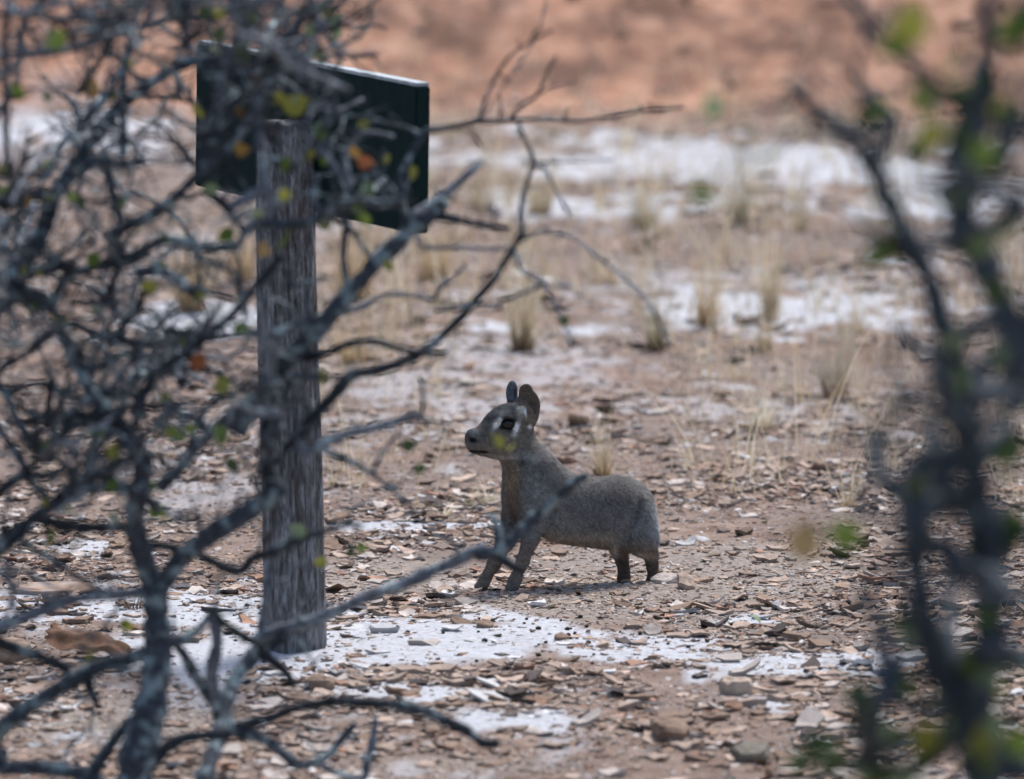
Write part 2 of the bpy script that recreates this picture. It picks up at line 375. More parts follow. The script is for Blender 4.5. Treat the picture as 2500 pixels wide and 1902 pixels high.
n1 = noise(t, coords(t, (1, 1, 0.4)), 34, 6, 0.75); n2 = noise(t, v, 9, 4)
c = ramp(t, n1, [(0.3, (0.005, 0.014, 0.014)), (0.68, (0.008, 0.024, 0.023)), (0.85, (0.04, 0.085, 0.085))])
t.links.new(c, b.inputs['Base Color']); bump(t, b, n2, 0.1, 0.002)
aB = R(59); d = Vector((math.cos(aB), -math.sin(aB), 0)); nB = Vector((-math.sin(aB), -math.cos(aB), 0)); TB = 0.034
ctr = at(668 * K22, 299 * K22, PY) - nB * 0 ; ctr = Vector((ctr.x, PY, ctr.z)) - nB * (0.060 + TB / 2); ctr.x = at(669 * K22, 299 * K22, ctr.y).x
HW, HH = 0.455, 0.149
m_edge = plain('board_edge_lit', (0.36, 0.40, 0.42), 0.6, 30, 0.5)
def board(hw, hh, tt, off, name, mat, parent, bev=0.003):
    bm = bmesh.new(); bmesh.ops.create_cube(bm, size=1)
    bmesh.ops.scale(bm, vec=(2 * hw, tt, 2 * hh), verts=bm.verts)
    bmesh.ops.bevel(bm, geom=bm.edges[:], offset=bev, segments=2, affect='EDGES')
    M = Matrix.Translation(ctr + off) @ Matrix((( d.x, -nB.x, 0, 0), (d.y, -nB.y, 0, 0), (0, 0, 1, 0), (0, 0, 0, 1))) @ Matrix.Rotation(R(1.7), 4, 'Y')
    bm.transform(M)
    vs = [v.co.copy() for v in bm.verts]; bm.verts.index_update(); fs = [[v.index for v in f.verts] for f in bm.faces]; bm.free()
    return mesh_obj(name, vs, fs, mat, parent, smooth=False)
brd = board(HW, HH, TB, Vector(), 'board', m_board, sign)
cap = board(HW - 0.002, 0.004, TB - 0.004, Vector((HH * math.sin(R(1.7)) * d.x, 0, HH + 0.0035)), 'lit_edge_strip', m_edge, brd, 0.001)  # pale strip added to paint the light on the board's top edge
cap.location = (0, 0, 0)

# ------------------------------------------------------------------ the animal (grey mara), one continuous skin
BS = 2.709
def B(x, y): return 1050 + x / BS, 880 + y / BS
foot = on_ground(*B(900, 1490)); AY = foot.y
PXM = AY / FPX / BS / cp                # metres per reading pixel at the animal
def BP(x, y, dy=0.0):                    # dy in reading pixels, + away from the camera
    return np.array(at(*B(x, y), AY + dy * PXM))
yb = lambda x: (x - 900) * 0.27
yh = lambda x: (x - 560) * 0.36 - 80
RES = 0.0020
lo = BP(215, 1560, -420); hi = BP(1560, 90, 420)
lo = np.array([lo[0], min(lo[1], hi[1]) , -0.03]); hi = np.array([hi[0], AY + 420 * PXM, BP(0, 100)[2] + .005])
lo[1] = AY - 420 * PXM
dims = np.ceil((hi - lo) / RES).astype(int)
F = np.full(dims, 0.06, np.float32)
def region(c, r):
    a = np.maximum(np.floor((c - r - lo) / RES).astype(int), 0); e = np.minimum(np.ceil((c + r - lo) / RES).astype(int) + 1, dims)
    g = [lo[k] + RES * np.arange(a[k], e[k]) for k in range(3)]
    X, Y, Z = np.meshgrid(*g, indexing='ij'); return tuple(slice(a[k], e[k]) for k in range(3)), np.stack([X, Y, Z], -1).astype(np.float32)
def blend(sl, dd, k, sub=False):
    f = F[sl]
    if sub:
        dd = -dd; h = np.clip(0.5 - 0.5 * (f - dd) / k, 0, 1) ; F[sl] = f * (1 - h) + dd * h + k * h * (1 - h)
    else:
        h = np.clip(0.5 + 0.5 * (dd - f) / k, 0, 1); F[sl] = dd * (1 - h) + f * h - k * h * (1 - h)
def ell(x, y, dy, a, cc, lat, ang=0, yaw=15, k=0.02, sub=False):
    c = BP(x, y, dy); r3 = np.array([a, lat, cc]) * PXM
    sl, P = region(c, max(r3) + k + .012)
    rotm = np.array(Matrix.Rotation(R(yaw), 3, 'Z') @ Matrix.Rotation(R(ang), 3, 'Y'))
    q_ = (P - c) @ rotm
    k0 = np.linalg.norm(q_ / r3, axis=-1); k1 = np.linalg.norm(q_ / r3 ** 2, axis=-1) + 1e-9
    blend(sl, k0 * (k0 - 1) / k1, k, sub)
def chain(pts, k=0.012, lat=1.0, sub=False):
    for p, q_ in zip(pts[:-1], pts[1:]):
        a, b_ = BP(*p[:3]), BP(*q_[:3]); ra, rb = p[3] * PXM, q_[3] * PXM
        c = (a + b_) / 2; sl, P = region(c, np.abs(b_ - a).max() / 2 + max(ra, rb) + k + .012)
        s_ = np.array([1, 1 / lat, 1]); pa = (P - a) * s_; ba = (b_ - a) * s_
        tt = np.clip((pa @ ba) / (ba @ ba), 0, 1)
        blend(sl, np.linalg.norm(pa - tt[..., None] * ba, axis=-1) - (ra + (rb - ra) * tt), k, sub)
def gy_of(x, y): return (on_ground(*B(x, y)).y - AY) / PXM
# trunk of the body
ell(745, 915, yb(745), 245, 200, 140, 22, k=.03)
ell(985, 1003, yb(985), 325, 226, 158, 7, k=.05)
ell(1265, 1005, yb(1265), 235, 238, 165, 8, k=.05)
chain([(592, 560, yh(592) + 10, 110), (655, 715, yb(655) - 10, 152), (725, 850, yb(725), 195)], k=.035, lat=.78)
ell(700, 960, yb(690) - 108, 105, 195, 60, 14, k=.022)
ell(566, 925, yb(566) + 60, 86, 190, 62, 6, k=.028)
ell(1355, 1085, yb(1355) - 105, 140, 195, 80, -14, k=.02)
ell(1290, 1080, yb(1290) + 80, 140, 170, 75, 10, k=.03)
ell(1420, 1180, yb(1420) - 80, 82, 118, 62, -8, k=.03)
# muscle creases of thigh and shoulder
chain([(1405, 930, yb(1405) - 172, 14), (1350, 1030, yb(1350) - 186, 16), (1310, 1130, yb(1310) - 180, 16), (1290, 1200, yb(1290) - 150, 14)], k=.014, sub=True)
chain([(800, 900, yb(800) - 172, 12), (806, 1000, yb(806) - 176, 14), (775, 1100, yb(775) - 150, 14)], k=.014, sub=True)
# legs
f1, f2, f3, f4 = gy_of(540, 1520), gy_of(335, 1508), gy_of(1468, 1478), gy_of(1283, 1466)
chain([(680, 1060, yb(680) - 75, 78), (664, 1175, (yb(660) - 75 + f1) / 2, 54), (612, 1330, f1, 38), (563, 1450, f1, 35), (548, 1490, f1, 37)], k=.012)
chain([(548, 1492, f1, 37), (520, 1506, f1 - 6, 26)], k=.006); chain([(552, 1492, f1 - 20, 30), (530, 1508, f1 - 26, 20)], k=.006)
chain([(545, 1060, yb(545) + 60, 80), (500, 1190, f2, 54), (425, 1340, f2, 40), (362, 1450, f2, 33), (345, 1478, f2, 35)], k=.012)
chain([(345, 1480, f2, 34), (315, 1494, f2 - 6, 25)], k=.006); chain([(350, 1482, f2 - 22, 28), (328, 1497, f2 - 26, 18)], k=.006)
chain([(1420, 1215, yb(1420) - 80, 70), (1462, 1290, f3, 42), (1470, 1360, f3, 33), (1470, 1440, f3, 32)], k=.012)
chain([(1470, 1445, f3, 33), (1448, 1466, f3 - 8, 26)], k=.008)
chain([(1240, 1150, yb(1240) + 50, 95), (1246, 1245, f4, 50), (1268, 1320, f4, 36), (1284, 1395, f4, 33), (1282, 1438, f4, 38)], k=.014)
chain([(1290, 1445, f4, 34), (1262, 1452, f4 - 10, 28)], k=.008)
# head
ell(520, 440, yh(520), 172, 158, 112, -22, yaw=20, k=.02)
ell(500, 548, yh(500), 120, 98, 88, 10, yaw=20, k=.03)
chain([(440, 480, yh(440), 106), (312, 528, yh(312), 69)], k=.025, lat=.78)
ell(276, 498, yh(276), 40, 44, 44, 30, yaw=20, k=.014)
chain([(300, 568, yh(300), 44), (400, 590, yh(400), 46)], k=.02)
ell(505, 392, yh(505) - 92, 70, 36, 30, 15, yaw=20, k=.02)                      # brow
ell(515, 420, yh(515) - 108, 46, 30, 26, 12, yaw=20, k=.008, sub=True)         # eye socket
ell(279, 527, yh(279) - 52, 17, 12, 16, 20, yaw=20, k=.005, sub=True)           # nostril
chain([(262, 596, yh(262) - 60, 7), (318, 604, yh(318) - 62, 7), (372, 600, yh(372) - 68, 6)], k=.004, sub=True)
# ears
def ear(cx, cy, dy, prims, hollow, k=.008):
    for (x, y, a, c, lat, ang) in prims: ell(x, y, dy, a, c, lat, ang, yaw=10, k=k)
    for (x, y, a, c, lat, ang) in hollow: ell(x, y, dy - 22, a, c, lat, ang, yaw=10, k=.004, sub=True)
ear(0, 0, yh(650) - 62, [(668, 332, 60, 122, 24, 8), (634, 214, 49, 62, 22, 4), (642, 290, 60, 92, 24, 0)], [(662, 318, 46, 96, 22, 8), (632, 214, 40, 47, 20, 4)])
ear(0, 0, yh(540) + 95, [(540, 206, 39, 76, 22, 4), (548, 275, 34, 60, 24, 0)], [(536, 205, 20, 52, 18, 4)])
chain([(600, 330, yh(600) - 75, 46), (618, 350, yh(618) - 78, 46)], k=.02)
# surface nets
neg = F < 0
cnt = np.zeros(dims - 1, np.uint8)
for i in (0, 1):
    for j in (0, 1):
        for k in (0, 1): cnt += neg[i:dims[0] - 1 + i, j:dims[1] - 1 + j, k:dims[2] - 1 + k]
act = (cnt > 0) & (cnt < 8)
ci = np.argwhere(act); cid = np.full(dims - 1, -1, np.int64); cid[act] = np.arange(len(ci))
acc = np.zeros((len(ci), 3)); num = np.zeros(len(ci))
corner = [(0, 0, 0), (1, 0, 0), (0, 1, 0), (1, 1, 0), (0, 0, 1), (1, 0, 1), (0, 1, 1), (1, 1, 1)]
for a_ in range(8):
    for ax in range(3):
        if corner[a_][ax]: continue
        A0 = np.array(corner[a_]); A1 = A0.copy(); A1[ax] = 1
        fa = F[tuple((ci + A0).T)]; fb = F[tuple((ci + A1).T)]; m = (fa < 0) != (fb < 0)
        tt = np.where(m, fa / (fa - fb + 1e-12), 0); p = ci + A0 + tt[:, None] * (A1 - A0)
        acc += p * m[:, None]; num += m
SV = lo + RES * acc / num[:, None]
quads = []
for ax in range(3):
    o1, o2 = [(1, 2), (2, 0), (0, 1)][ax]
    s0 = [slice(0, None)] * 3; s1 = [slice(0, None)] * 3; s0[ax] = slice(0, -1); s1[ax] = slice(1, None)
    n0, n1_ = neg[tuple(s0)], neg[tuple(s1)]
    e = np.argwhere(n0 != n1_); e = e[(e[:, o1] > 0) & (e[:, o2] > 0) & (e[:, o1] < dims[o1] - 1) & (e[:, o2] < dims[o2] - 1)]
    U = np.zeros(3, int); U[o1] = 1; W = np.zeros(3, int); W[o2] = 1
    qd = np.stack([cid[tuple((e - U - W).T)], cid[tuple((e - W).T)], cid[tuple(e.T)], cid[tuple((e - U).T)]], 1)
    flip = ~n0[tuple(e.T)]; qd[flip] = qd[flip][:, ::-1]; quads.append(qd)
quads = np.concatenate(quads)
# smooth the skin a little
def vnorm(V, Q):
    n = np.cross(V[Q[:, 2]] - V[Q[:, 0]], V[Q[:, 3]] - V[Q[:, 1]]); out = np.zeros_like(V)
    for k in range(4): np.add.at(out, Q[:, k], n)
    return out / (np.linalg.norm(out, axis=1, keepdims=True) + 1e-12)
for _ in range(2):
    s = np.zeros_like(SV); c_ = np.zeros(len(SV))
    for k in range(4):
        np.add.at(s, quads[:, k], SV[quads[:, (k + 1) % 4]]); np.add.at(c_, quads[:, k], 1)
        np.add.at(s, quads[:, k], SV[quads[:, (k + 3) % 4]]); np.add.at(c_, quads[:, k], 1)
    SV = SV * 0.5 + 0.5 * s / c_[:, None]
SN = vnorm(SV, quads)
u, v = pix(SV[:, 0], SV[:, 1], SV[:, 2]); bx, by = (u - 1050) * BS, (v - 880) * BS
sx, sy = SV[:, 0] * 60, SV[:, 2] * 60
SV = SV + SN * (0.0016 * (fbm(sx * 1.2 + SV[:, 1] * 40, sy * .8, 77, 3) - .5) * (by > 640))[:, None]
def lerp(c, tgt, m): return c * (1 - m[:, None]) + np.array(tgt)[None] * m[:, None]
def bb(cx, cy, rx, ry, ang=0, p=2):
    ca, sa = math.cos(R(ang)), math.sin(R(ang)); X, Y = bx - cx, by - cy
    return np.exp(-(np.abs((X * ca + Y * sa) / rx) ** p + np.abs((-X * sa + Y * ca) / ry) ** p))
near = sstep(0.15, -0.25, SN[:, 1])
C = np.tile(np.array([0.118, 0.114, 0.110]), (len(SV), 1))
C = lerp(C, (0.23, 0.245, 0.26), sstep(1400, 1510, bx) * sstep(880, 1050, by) * .8)
C = lerp(C, (0.085, 0.075, 0.068), bb(1230, 880, 190, 110) * .6)                 # darker saddle and rump top
C = lerp(C, (0.062, 0.058, 0.058), bb(830, 760, 140, 80, 40) * .6)
C = lerp(C, (0.20, 0.205, 0.205), bb(690, 930, 110, 160) * .55)  # pale fur, with highlights over shoulder, flank and thigh painted into the coat
C = lerp(C, (0.19, 0.19, 0.185), bb(880, 1080, 110, 70) * .5)
C = lerp(C, (0.19, 0.2, 0.205), bb(1340, 1120, 90, 90) * .5)
C = lerp(C, (0.30, 0.255, 0.21), sstep(1100, 1215, by) * sstep(700, 800, bx) * sstep(1270, 1190, bx) * .85)   # belly
C = lerp(C, (0.165, 0.112, 0.062), bb(540, 800, 55, 190, -3, 3) * .7 * sstep(0.2, -0.3, SN[:, 0]))   # throat and chest
C = lerp(C, (0.07, 0.048, 0.035), bb(550, 1000, 70, 100) * .85)
C = lerp(C, (0.24, 0.235, 0.22), bb(700, 440, 14, 100, -10, 3) * .5)
C = lerp(C, (0.14, 0.112, 0.094), sstep(1160, 1260, by))                        # muscle creases of thigh and shoulder
chain([(1405, 930, yb(1405) - 172, 14), (1350, 1030, yb(1350) - 186, 16), (1310, 1130, yb(1310) - 180, 16), (1290, 1200, yb(1290) - 150, 14)], k=.014, sub=True)
chain([(800, 900, yb(800) - 172, 12), (806, 1000, yb(806) - 176, 14), (775, 1100, yb(775) - 150, 14)], k=.014, sub=True)
# legs
C = lerp(C, (0.055, 0.042, 0.036), sstep(1290, 1340, by) * (bx > 1200) * .8)
C = lerp(C, (0.15, 0.14, 0.125), sstep(1440, 1490, by) * .7)
C = lerp(C, (0.33, 0.29, 0.24), bb(1400, 1290, 60, 22, 10) * .8)
C = lerp(C, (0.42, 0.40, 0.38), bb(1222, 1250, 22, 40) * .8)
hd = (by < 640) & (bx < 720)
C = np.where(hd[:, None] & (by < 600)[:, None], lerp(C, (0.098, 0.085, 0.072), np.full(len(C), .8)), C)
C = lerp(C, (0.045, 0.046, 0.052), sstep(.1, .75, SN[:, 2] - .35 * SN[:, 0]) * hd * sstep(470, 400, by + .25 * (bx - 300)))
C = lerp(C, (0.055, 0.055, 0.06), bb(270, 490, 62, 62) * .95)
C = lerp(C, (0.13, 0.11, 0.085), bb(470, 560, 120, 60) * .8 * hd)
C = lerp(C, (0.28, 0.26, 0.23), bb(500, 640, 110, 16, 2) * .8)
W1 = (0.62, 0.63, 0.62)
C = lerp(C, (0.125, 0.122, 0.105), hd * bb(500, 520, 150, 80) * .6)
C = lerp(C, W1, np.clip(1.35 * bb(446, 416, 19, 40, 35, 2) * near, 0, .92))
C = lerp(C, W1, np.clip(1.35 * bb(567, 448, 18, 42, 18, 2) * near, 0, .92))
C = lerp(C, (0.012, 0.011, 0.011), np.clip(1.8 * bb(512, 420, 62, 42, 8, 4) * (SN[:, 1] < .6), 0, 1) * (1 - np.clip(1.9 * bb(446, 414, 20, 40, 35, 3) + 1.9 * bb(570, 450, 20, 42, 18, 3), 0, 1)))
C = lerp(C, (0.04, 0.036, 0.035), bb(520, 470, 45, 22) * .7 * near)
C = lerp(C, (0.30, 0.295, 0.25), bb(600, 325, 32, 48, -25, 3) * near)
C = lerp(C, (0.5, 0.5, 0.49), bb(630, 345, 12, 40, -25, 3) * near)
C = lerp(C, (0.55, 0.54, 0.52), bb(662, 436, 15, 18) * .9)
earm = ((by < 300) & (bx > 585)) | ((bx > 640) & (by < 430) & (SN[:, 1] < 0.1)) 
C = lerp(C, (0.085, 0.066, 0.052), earm * .9 * (1 - bb(662, 436, 15, 18)))
C = lerp(C, (0.16, 0.14, 0.12), bb(680, 390, 30, 40) * .6)
C = lerp(C, (0.10, 0.115, 0.13), ((by < 262) & (bx < 578)).astype(float) * .9)
C = lerp(C, (0.02, 0.024, 0.03), bb(563, 210, 10, 45, 0, 3) * .9)
C = lerp(C, (0.010, 0.009, 0.009), np.clip(1.6 * bb(283, 527, 24, 15, 10, 3) * near, 0, 1))
C = lerp(C, (0.014, 0.012, 0.012), np.clip(1.6 * bb(322, 604, 62, 9, 3, 4) * near, 0, 1))
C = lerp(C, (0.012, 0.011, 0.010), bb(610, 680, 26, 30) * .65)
C *= 1.18 * (0.60 + 0.80 * fbm(bx * .05, by * .05, 41, 3))[:, None]
m_fur, t, b = material('fur_skin', 0.95); b.inputs['Specular IOR Level'].default_value = 0.12
n = noise(t, coords(t, (1, 1, 1)), 420, 3, 0.7)
c = mix(t, 1.0, attr(t, 'tint'), ramp(t, n, [(0.3, (0.5,) * 3), (0.7, (1.35,) * 3)]), 'MULTIPLY')
t.links.new(c, b.inputs['Base Color']); bump(t, b, n, 0.5, 0.002)
origin = np.array([foot.x, foot.y, 0.0])
mara = np_mesh('mara', SV - origin, quads.ravel(), np.arange(len(quads)) * 4, np.full(len(quads), 4), m_fur, True, C)
mara.location = origin
tag(mara, 'grey long legged rodent with white eye marks standing alert on stony ground facing left', 'animal')
# short fur
def fur(n, name, parent):
    ar = np.linalg.norm(np.cross(SV[quads[:, 2]] - SV[quads[:, 0]], SV[quads[:, 3]] - SV[quads[:, 1]]), axis=1)
    sel = rng.choice(len(quads), n, p=ar / ar.sum()); k = quads[sel, rng.integers(0, 4, n)]
    P = SV[k]; nn = SN[k]; X, Y = bx[k], by[k]
    flow = np.stack([np.where(Y < 620, .9, .55), np.full(n, .1), np.where(Y < 620, -.25, -.75)], 1) + rng.normal(0, .25, (n, 3))
    flow -= nn * (flow * nn).sum(1, keepdims=True); flow /= np.linalg.norm(flow, axis=1, keepdims=True) + 1e-9
    L = np.where(Y < 620, 0.0034, .0062) * rng.uniform(.6, 1.3, n); L = np.where(Y > 1290, .004, L); L = np.where(((X > 600) & (Y < 430)) | ((X < 590) & (Y < 265)), .002, L)
    L = np.where((X < 300) & (Y < 620), .0015, L); L = np.where((np.abs(X - 512) < 66) & (np.abs(Y - 420) < 42), .0004, L)
    L = np.where((Y > 1130) & (Y < 1300) & (X > 1200), .008, L)
    tip = P + (nn * .42 + flow * .9) * L[:, None]
    side = np.cross(nn, flow) * rng.uniform(.0004, .0007, n)[:, None]
    V = np.stack([P - side, P + side, tip], 1).reshape(-1, 3)
    cc = np.repeat(C[k] * (rng.choice([.55, 1.0, 1.25, 1.75], n, p=[.3, .35, .25, .10]))[:, None], 3, 0)
    o = np_mesh(name, V - origin, np.arange(n * 3), np.arange(n) * 3, np.full(n, 3), m_hair, False, cc); adopt(o, parent); return o
m_hair, t, b = material('fur_hair', 0.8); t.links.new(attr(t, 'tint'), b.inputs['Base Color'])
o = fur(52000, 'fur', mara); o['kind'] = 'stuff'
m_eye, t, b = material('eye_black', 0.06); b.inputs['Base Color'].default_value = (0.004, 0.004, 0.005, 1); b.inputs['Specular IOR Level'].default_value = 0.35
bm = bmesh.new(); bmesh.ops.create_uvsphere(bm, u_segments=28, v_segments=18, radius=1)
ey = BP(515, 421, yh(515) - 92)
bm.transform(Matrix.Translation(Vector(ey - origin)) @ Matrix.Rotation(R(20), 4, 'Z') @ Matrix.Rotation(R(8), 4, 'Y') @ Matrix.Diagonal((53 * PXM, 31 * PXM, 37 * PXM, 1)))
vs = [x.co.copy() for x in bm.verts]; bm.verts.index_update(); fs = [[x.index for x in f.verts] for f in bm.faces]; bm.free()
o = mesh_obj('eye', vs, fs, m_eye); adopt(o, mara)

# ------------------------------------------------------------------ grass tufts
def tuft(u, v, hp_, wp, n, label, tone=(0.40, 0.33, 0.21), base=(0.20, 0.10, 0.05), stalk=0, splay=1.0, lean=0.0):
    p = on_ground(u * K22, v * K22)
    for _ in range(4): p = on_ground(u * K22, v * K22, float(height(p.x, p.y)))
    px = p.y / FPX * K22; H, W = hp_ * px * 1.25, wp * px * 1.2; n = int(n * 1.4)
    root = empty('grass_tuft', p, label, 'grass tuft', 'dry grass tufts on the flat')
    def ribbons(cnt, hh, ww, wid, br, tones, jit):
        V, L, Cc = [], [], []
        for k in range(cnt):
            a = random.uniform(0, 6.28); r0 = br * math.sqrt(random.random()); h = hh * random.choice([.35, .5, .6, .75, 1.0, 1.25]) * random.uniform(.8, 1.1)
            out = ww * random.uniform(.1, 1.25) * splay; a2 = a + random.gauss(0, .4)
            bend = random.uniform(1.3, 2.4); wd = wid * random.uniform(.6, 1.2); sa = random.uniform(0, 3.14)
            s = Vector((math.cos(sa), math.sin(sa), 0)) * wd; col = Vector(random.choice(tones)) * random.uniform(.7, 1.2)
            i0 = len(V)
            for j in range(5):
                f = j / 4
                c = Vector((r0 * math.cos(a) + out * f ** bend * math.cos(a2) + lean * H * f, r0 * math.sin(a) + out * f ** bend * math.sin(a2), h * (f - .28 * (out / max(h, .01)) * f ** 3 * .5) - .004))
                V += [c - s * (1 - .85 * f), c + s * (1 - .85 * f)]; cc = col.lerp(Vector(base), .75 * max(0, 1 - f * 3.2)); Cc += [tuple(cc)] * 2
                if j: L.append([i0 + 2 * j - 2, i0 + 2 * j - 1, i0 + 2 * j + 1, i0 + 2 * j])
        L = np.array(L); o = np_mesh(jit, np.array([tuple(x) for x in V]), L.ravel(), np.arange(len(L)) * 4, np.full(len(L), 4), m_straw, True, np.array(Cc))
        adopt(o, root); return o
    g2 = tuple(x * .7 for x in tone); g3 = tuple(min(1, x * 1.35) for x in tone)
    o = ribbons(n, H, W * .5, 0.0011 if v > 800 else 0.0017, W * .16, [tone, tone, g2, g3], 'blades'); o['kind'] = 'stuff'
    o = ribbons(max(10, n // 5), H * .3, W * .28, 0.0025, W * .2, [base, (0.26, 0.17, 0.09)], 'dead_base'); o['kind'] = 'stuff'
    for _ in range(stalk + 2 if v < 900 else stalk):
        ribbons(1, H * random.uniform(1.6, 2.5), W * .35, 0.0018, W * .15, [g3], 'seed_stalk')
ST, PALE, OLV, TAN = (0.56, 0.47, 0.32), (0.70, 0.63, 0.48), (0.36, 0.32, 0.20), (0.56, 0.43, 0.26)
for a in [
    (1125, 757, 165, 110, 130, 'dense upright straw tuft with rusty base, above and right of the animal ears', ST),
    (1415, 757, 115, 80, 80, 'short dark based tuft leaning at the end of the arching thin twig', OLV, (0.2, .1, .05), 1),
    (1525, 703, 125, 90, 90, 'brown tuft with a red base on the white streak, right of centre', TAN, (0.25, .09, .045)),
    (1662, 690, 140, 80, 90, 'tall olive straw tuft with upright stalks beside a rusty clod', ST, (0.22, .08, .04), 3),
    (1650, 755, 90, 70, 40, 'thin pale tuft standing in front of the tall olive straw tuft', ST),
    (1385, 492, 75, 110, 90, 'low dark brown cushion of dry grass on white crust', OLV, (0.12, .08, .05)),
    (1595, 488, 110, 80, 70, 'grey brown tuft at the edge of the far white crust', OLV, (0.15, .1, .06), 2),
    (1800, 858, 150, 120, 110, 'fan shaped grey tuft with red base left of the dark stems', (0.36, .33, .25), (0.30, .11, .05), 2),
    (1640, 925, 95, 120, 70, 'pale splayed tuft, the whitest one, right of the animal', PALE, (0.36, .26, .15), 0, 1.5),
    (1300, 1025, 95, 80, 70, 'straw tuft just behind the back of the animal', ST, (0.30, .16, .05), 1),
    (1058, 1088, 62, 120, 45, 'pale wispy tuft beside the chest of the animal', PALE, (0.36, .26, .15), 0, 1.6),
    (1828, 1094, 55, 85, 45, 'small tuft with a green blade on the rubble at right', ST, (0.36, .24, .10), 2),
    (955, 1112, 50, 80, 18, 'few bleached bent blades left of the pale wispy tuft', PALE, (0.36, .26, .15), 0, 1.6),
    (985, 118, 95, 110, 130, 'dark olive tuft at the foot of the red bank', OLV, (0.12, .1, .05), 3),
    (410, 672, 150, 150, 150, 'broad tan tuft seen through the shrub left of the post', TAN, (0.25, .15, .07)),
    (520, 610, 120, 120, 100, 'tan tuft touching the left edge of the post', TAN, (0.25, .15, .07)),
    (760, 645, 165, 140, 130, 'broad tan tuft right of the post below the sign', TAN, (0.25, .15, .07), 1),
    (760, 782, 95, 120, 90, 'yellowish tuft low against the right side of the post', TAN, (0.30, .17, .07)),
    (935, 605, 120, 140, 110, 'tan clump of dead grass below the right end of the sign', TAN, (0.22, .14, .08), 2),
    (1165, 462, 95, 120, 90, 'loose straw tuft behind the thin forked twig', ST, (0.2, .13, .08), 2),
    (1040, 452, 80, 100, 70, 'short straw tuft on the crust right of the sign', ST, (0.2, .13, .08)),
    (1725, 500, 80, 70, 40, 'thin faint tuft between far white crust and dark stems', ST, (0.2, .13, .08), 1),
    (1850, 722, 70, 70, 35, 'sparse tuft on the right end of the middle white streak', ST, (0.22, .12, .06), 1),
    (1690, 845, 60, 50, 16, 'single stalked wisp rising above the palest tuft', PALE, (0.3, .2, .1), 2),
    (2165, 1318, 45, 60, 14, 'bleached wisp beside the fallen grey stick', PALE, (0.3, .2, .1)),
    (285, 1312, 75, 90, 22, 'dark dead stems behind the shrub trunk', (0.10, .085, .07), (0.08, .06, .05)),
    (1150, 210, 110, 40, 14, 'pale slender stalks in front of the red bank', PALE, (0.35, .25, .15), 1),
    (1305, 610, 55, 120, 50, 'flat brown tuft on the rubble above the middle white streak', TAN, (0.2, .12, .06)),
    (1595, 820, 45, 90, 40, 'low yellow tuft between two upright ones on brown rubble', ST, (0.25, .14, .07)),
]: tuft(*a)

# thin dry stems scattered over the flat
V, L, Cc = [], [], []
rs = random.Random(3)
for _ in range(620):
    u, v = rs.uniform(700, 2208), rs.uniform(60, 930) if rs.random() < .85 else rs.uniform(930, 1100)
    if 980 < u < 1450 and v > 760: continue
    p = on_ground(u * K22, v * K22); p.z = float(height(p.x, p.y))
    for k in range(rs.choice([1, 2, 3, 6, 9])):
        h = rs.choice([.03, .05, .08, .12, .20, .30]) * rs.uniform(.7, 1.2); a = rs.uniform(0, 6.28); o_ = h * rs.uniform(.1, .7); q_ = p + Vector((rs.gauss(0, .02), rs.gauss(0, .03), 0)); wd = rs.uniform(.0008, .0016) * (1.7 if v < 700 else 1); col = Vector(rs.choice([ST, PALE, TAN])) * rs.uniform(.7, 1.1); i0 = len(V)
        for j in range(4):
            f = j / 3; c = q_ + Vector((math.cos(a) * o_ * f ** 1.6, math.sin(a) * o_ * f ** 1.6, h * f)); V += [tuple(c - Vector((wd * (1 - .8 * f), 0, 0))), tuple(c + Vector((wd * (1 - .8 * f), 0, 0)))]; Cc += [tuple(col)] * 2
            if j: L.append([i0 + 2 * j - 2, i0 + 2 * j - 1, i0 + 2 * j + 1, i0 + 2 * j])
L = np.array(L); o = np_mesh('dry_grass', np.array(V), L.ravel(), np.arange(len(L)) * 4, np.full(len(L), 4), m_straw, True, np.array(Cc)); tag(o, 'thin dry grass stems scattered over the stony flat', 'grass', kind='stuff')

# ------------------------------------------------------------------ stones and litter worth singling out
def slab(name, u, v, wpx, dpx, thick, tilt_, mat, label, cat, seed=1, rz=0.0, sides=11):
    p = on_ground(u * K22, v * K22); px = p.y / FPX * K22; rnd = random.Random(seed)
    rw, rd = wpx * px / 2, dpx
    ring = []
    for k in range(sides):
        a = k / sides * 6.283 + rnd.uniform(-.2, .2); r = rnd.uniform(.75, 1.08); ring.append((rw * r * math.cos(a), rd * r * math.sin(a)))
    V, Fc = [], []
    for lev, (s, z) in enumerate([(.93, 0), (1.0, thick * .45), (.96, thick * .8), (.82, thick), (.4, thick * 1.06)]):
        for (x, y) in ring: V.append(Vector((x * s + rnd.gauss(0, .03) * rw, y * s + rnd.gauss(0, .03) * rd, z + rnd.gauss(0, .06) * thick)))
    V.append(Vector((0, 0, thick * 1.04)))
    for lev in range(4):
        for k in range(sides): Fc.append([lev * sides + k, lev * sides + (k + 1) % sides, (lev + 1) * sides + (k + 1) % sides, (lev + 1) * sides + k])
    for k in range(sides): Fc.append([4 * sides + k, 4 * sides + (k + 1) % sides, len(V) - 1])
    M = Matrix.Rotation(rz, 3, 'Z') @ Matrix.Rotation(R(tilt_[0]), 3, 'X') @ Matrix.Rotation(R(tilt_[1]), 3, 'Y')
    V = [M @ x for x in V]; zmin = min(x.z for x in V)
    o = mesh_obj(name, [x - Vector((0, 0, zmin + .004)) for x in V], Fc, mat, smooth=False)
    o.location = (p.x, p.y, float(height(p.x, p.y))); tag(o, label, cat); return o
slab('stone_slab', 1432, 1266, 66, .030, .012, (14, -6), m_flake[1], 'pale flat slab lying in front of the hind foot of the animal', 'stone', 3)
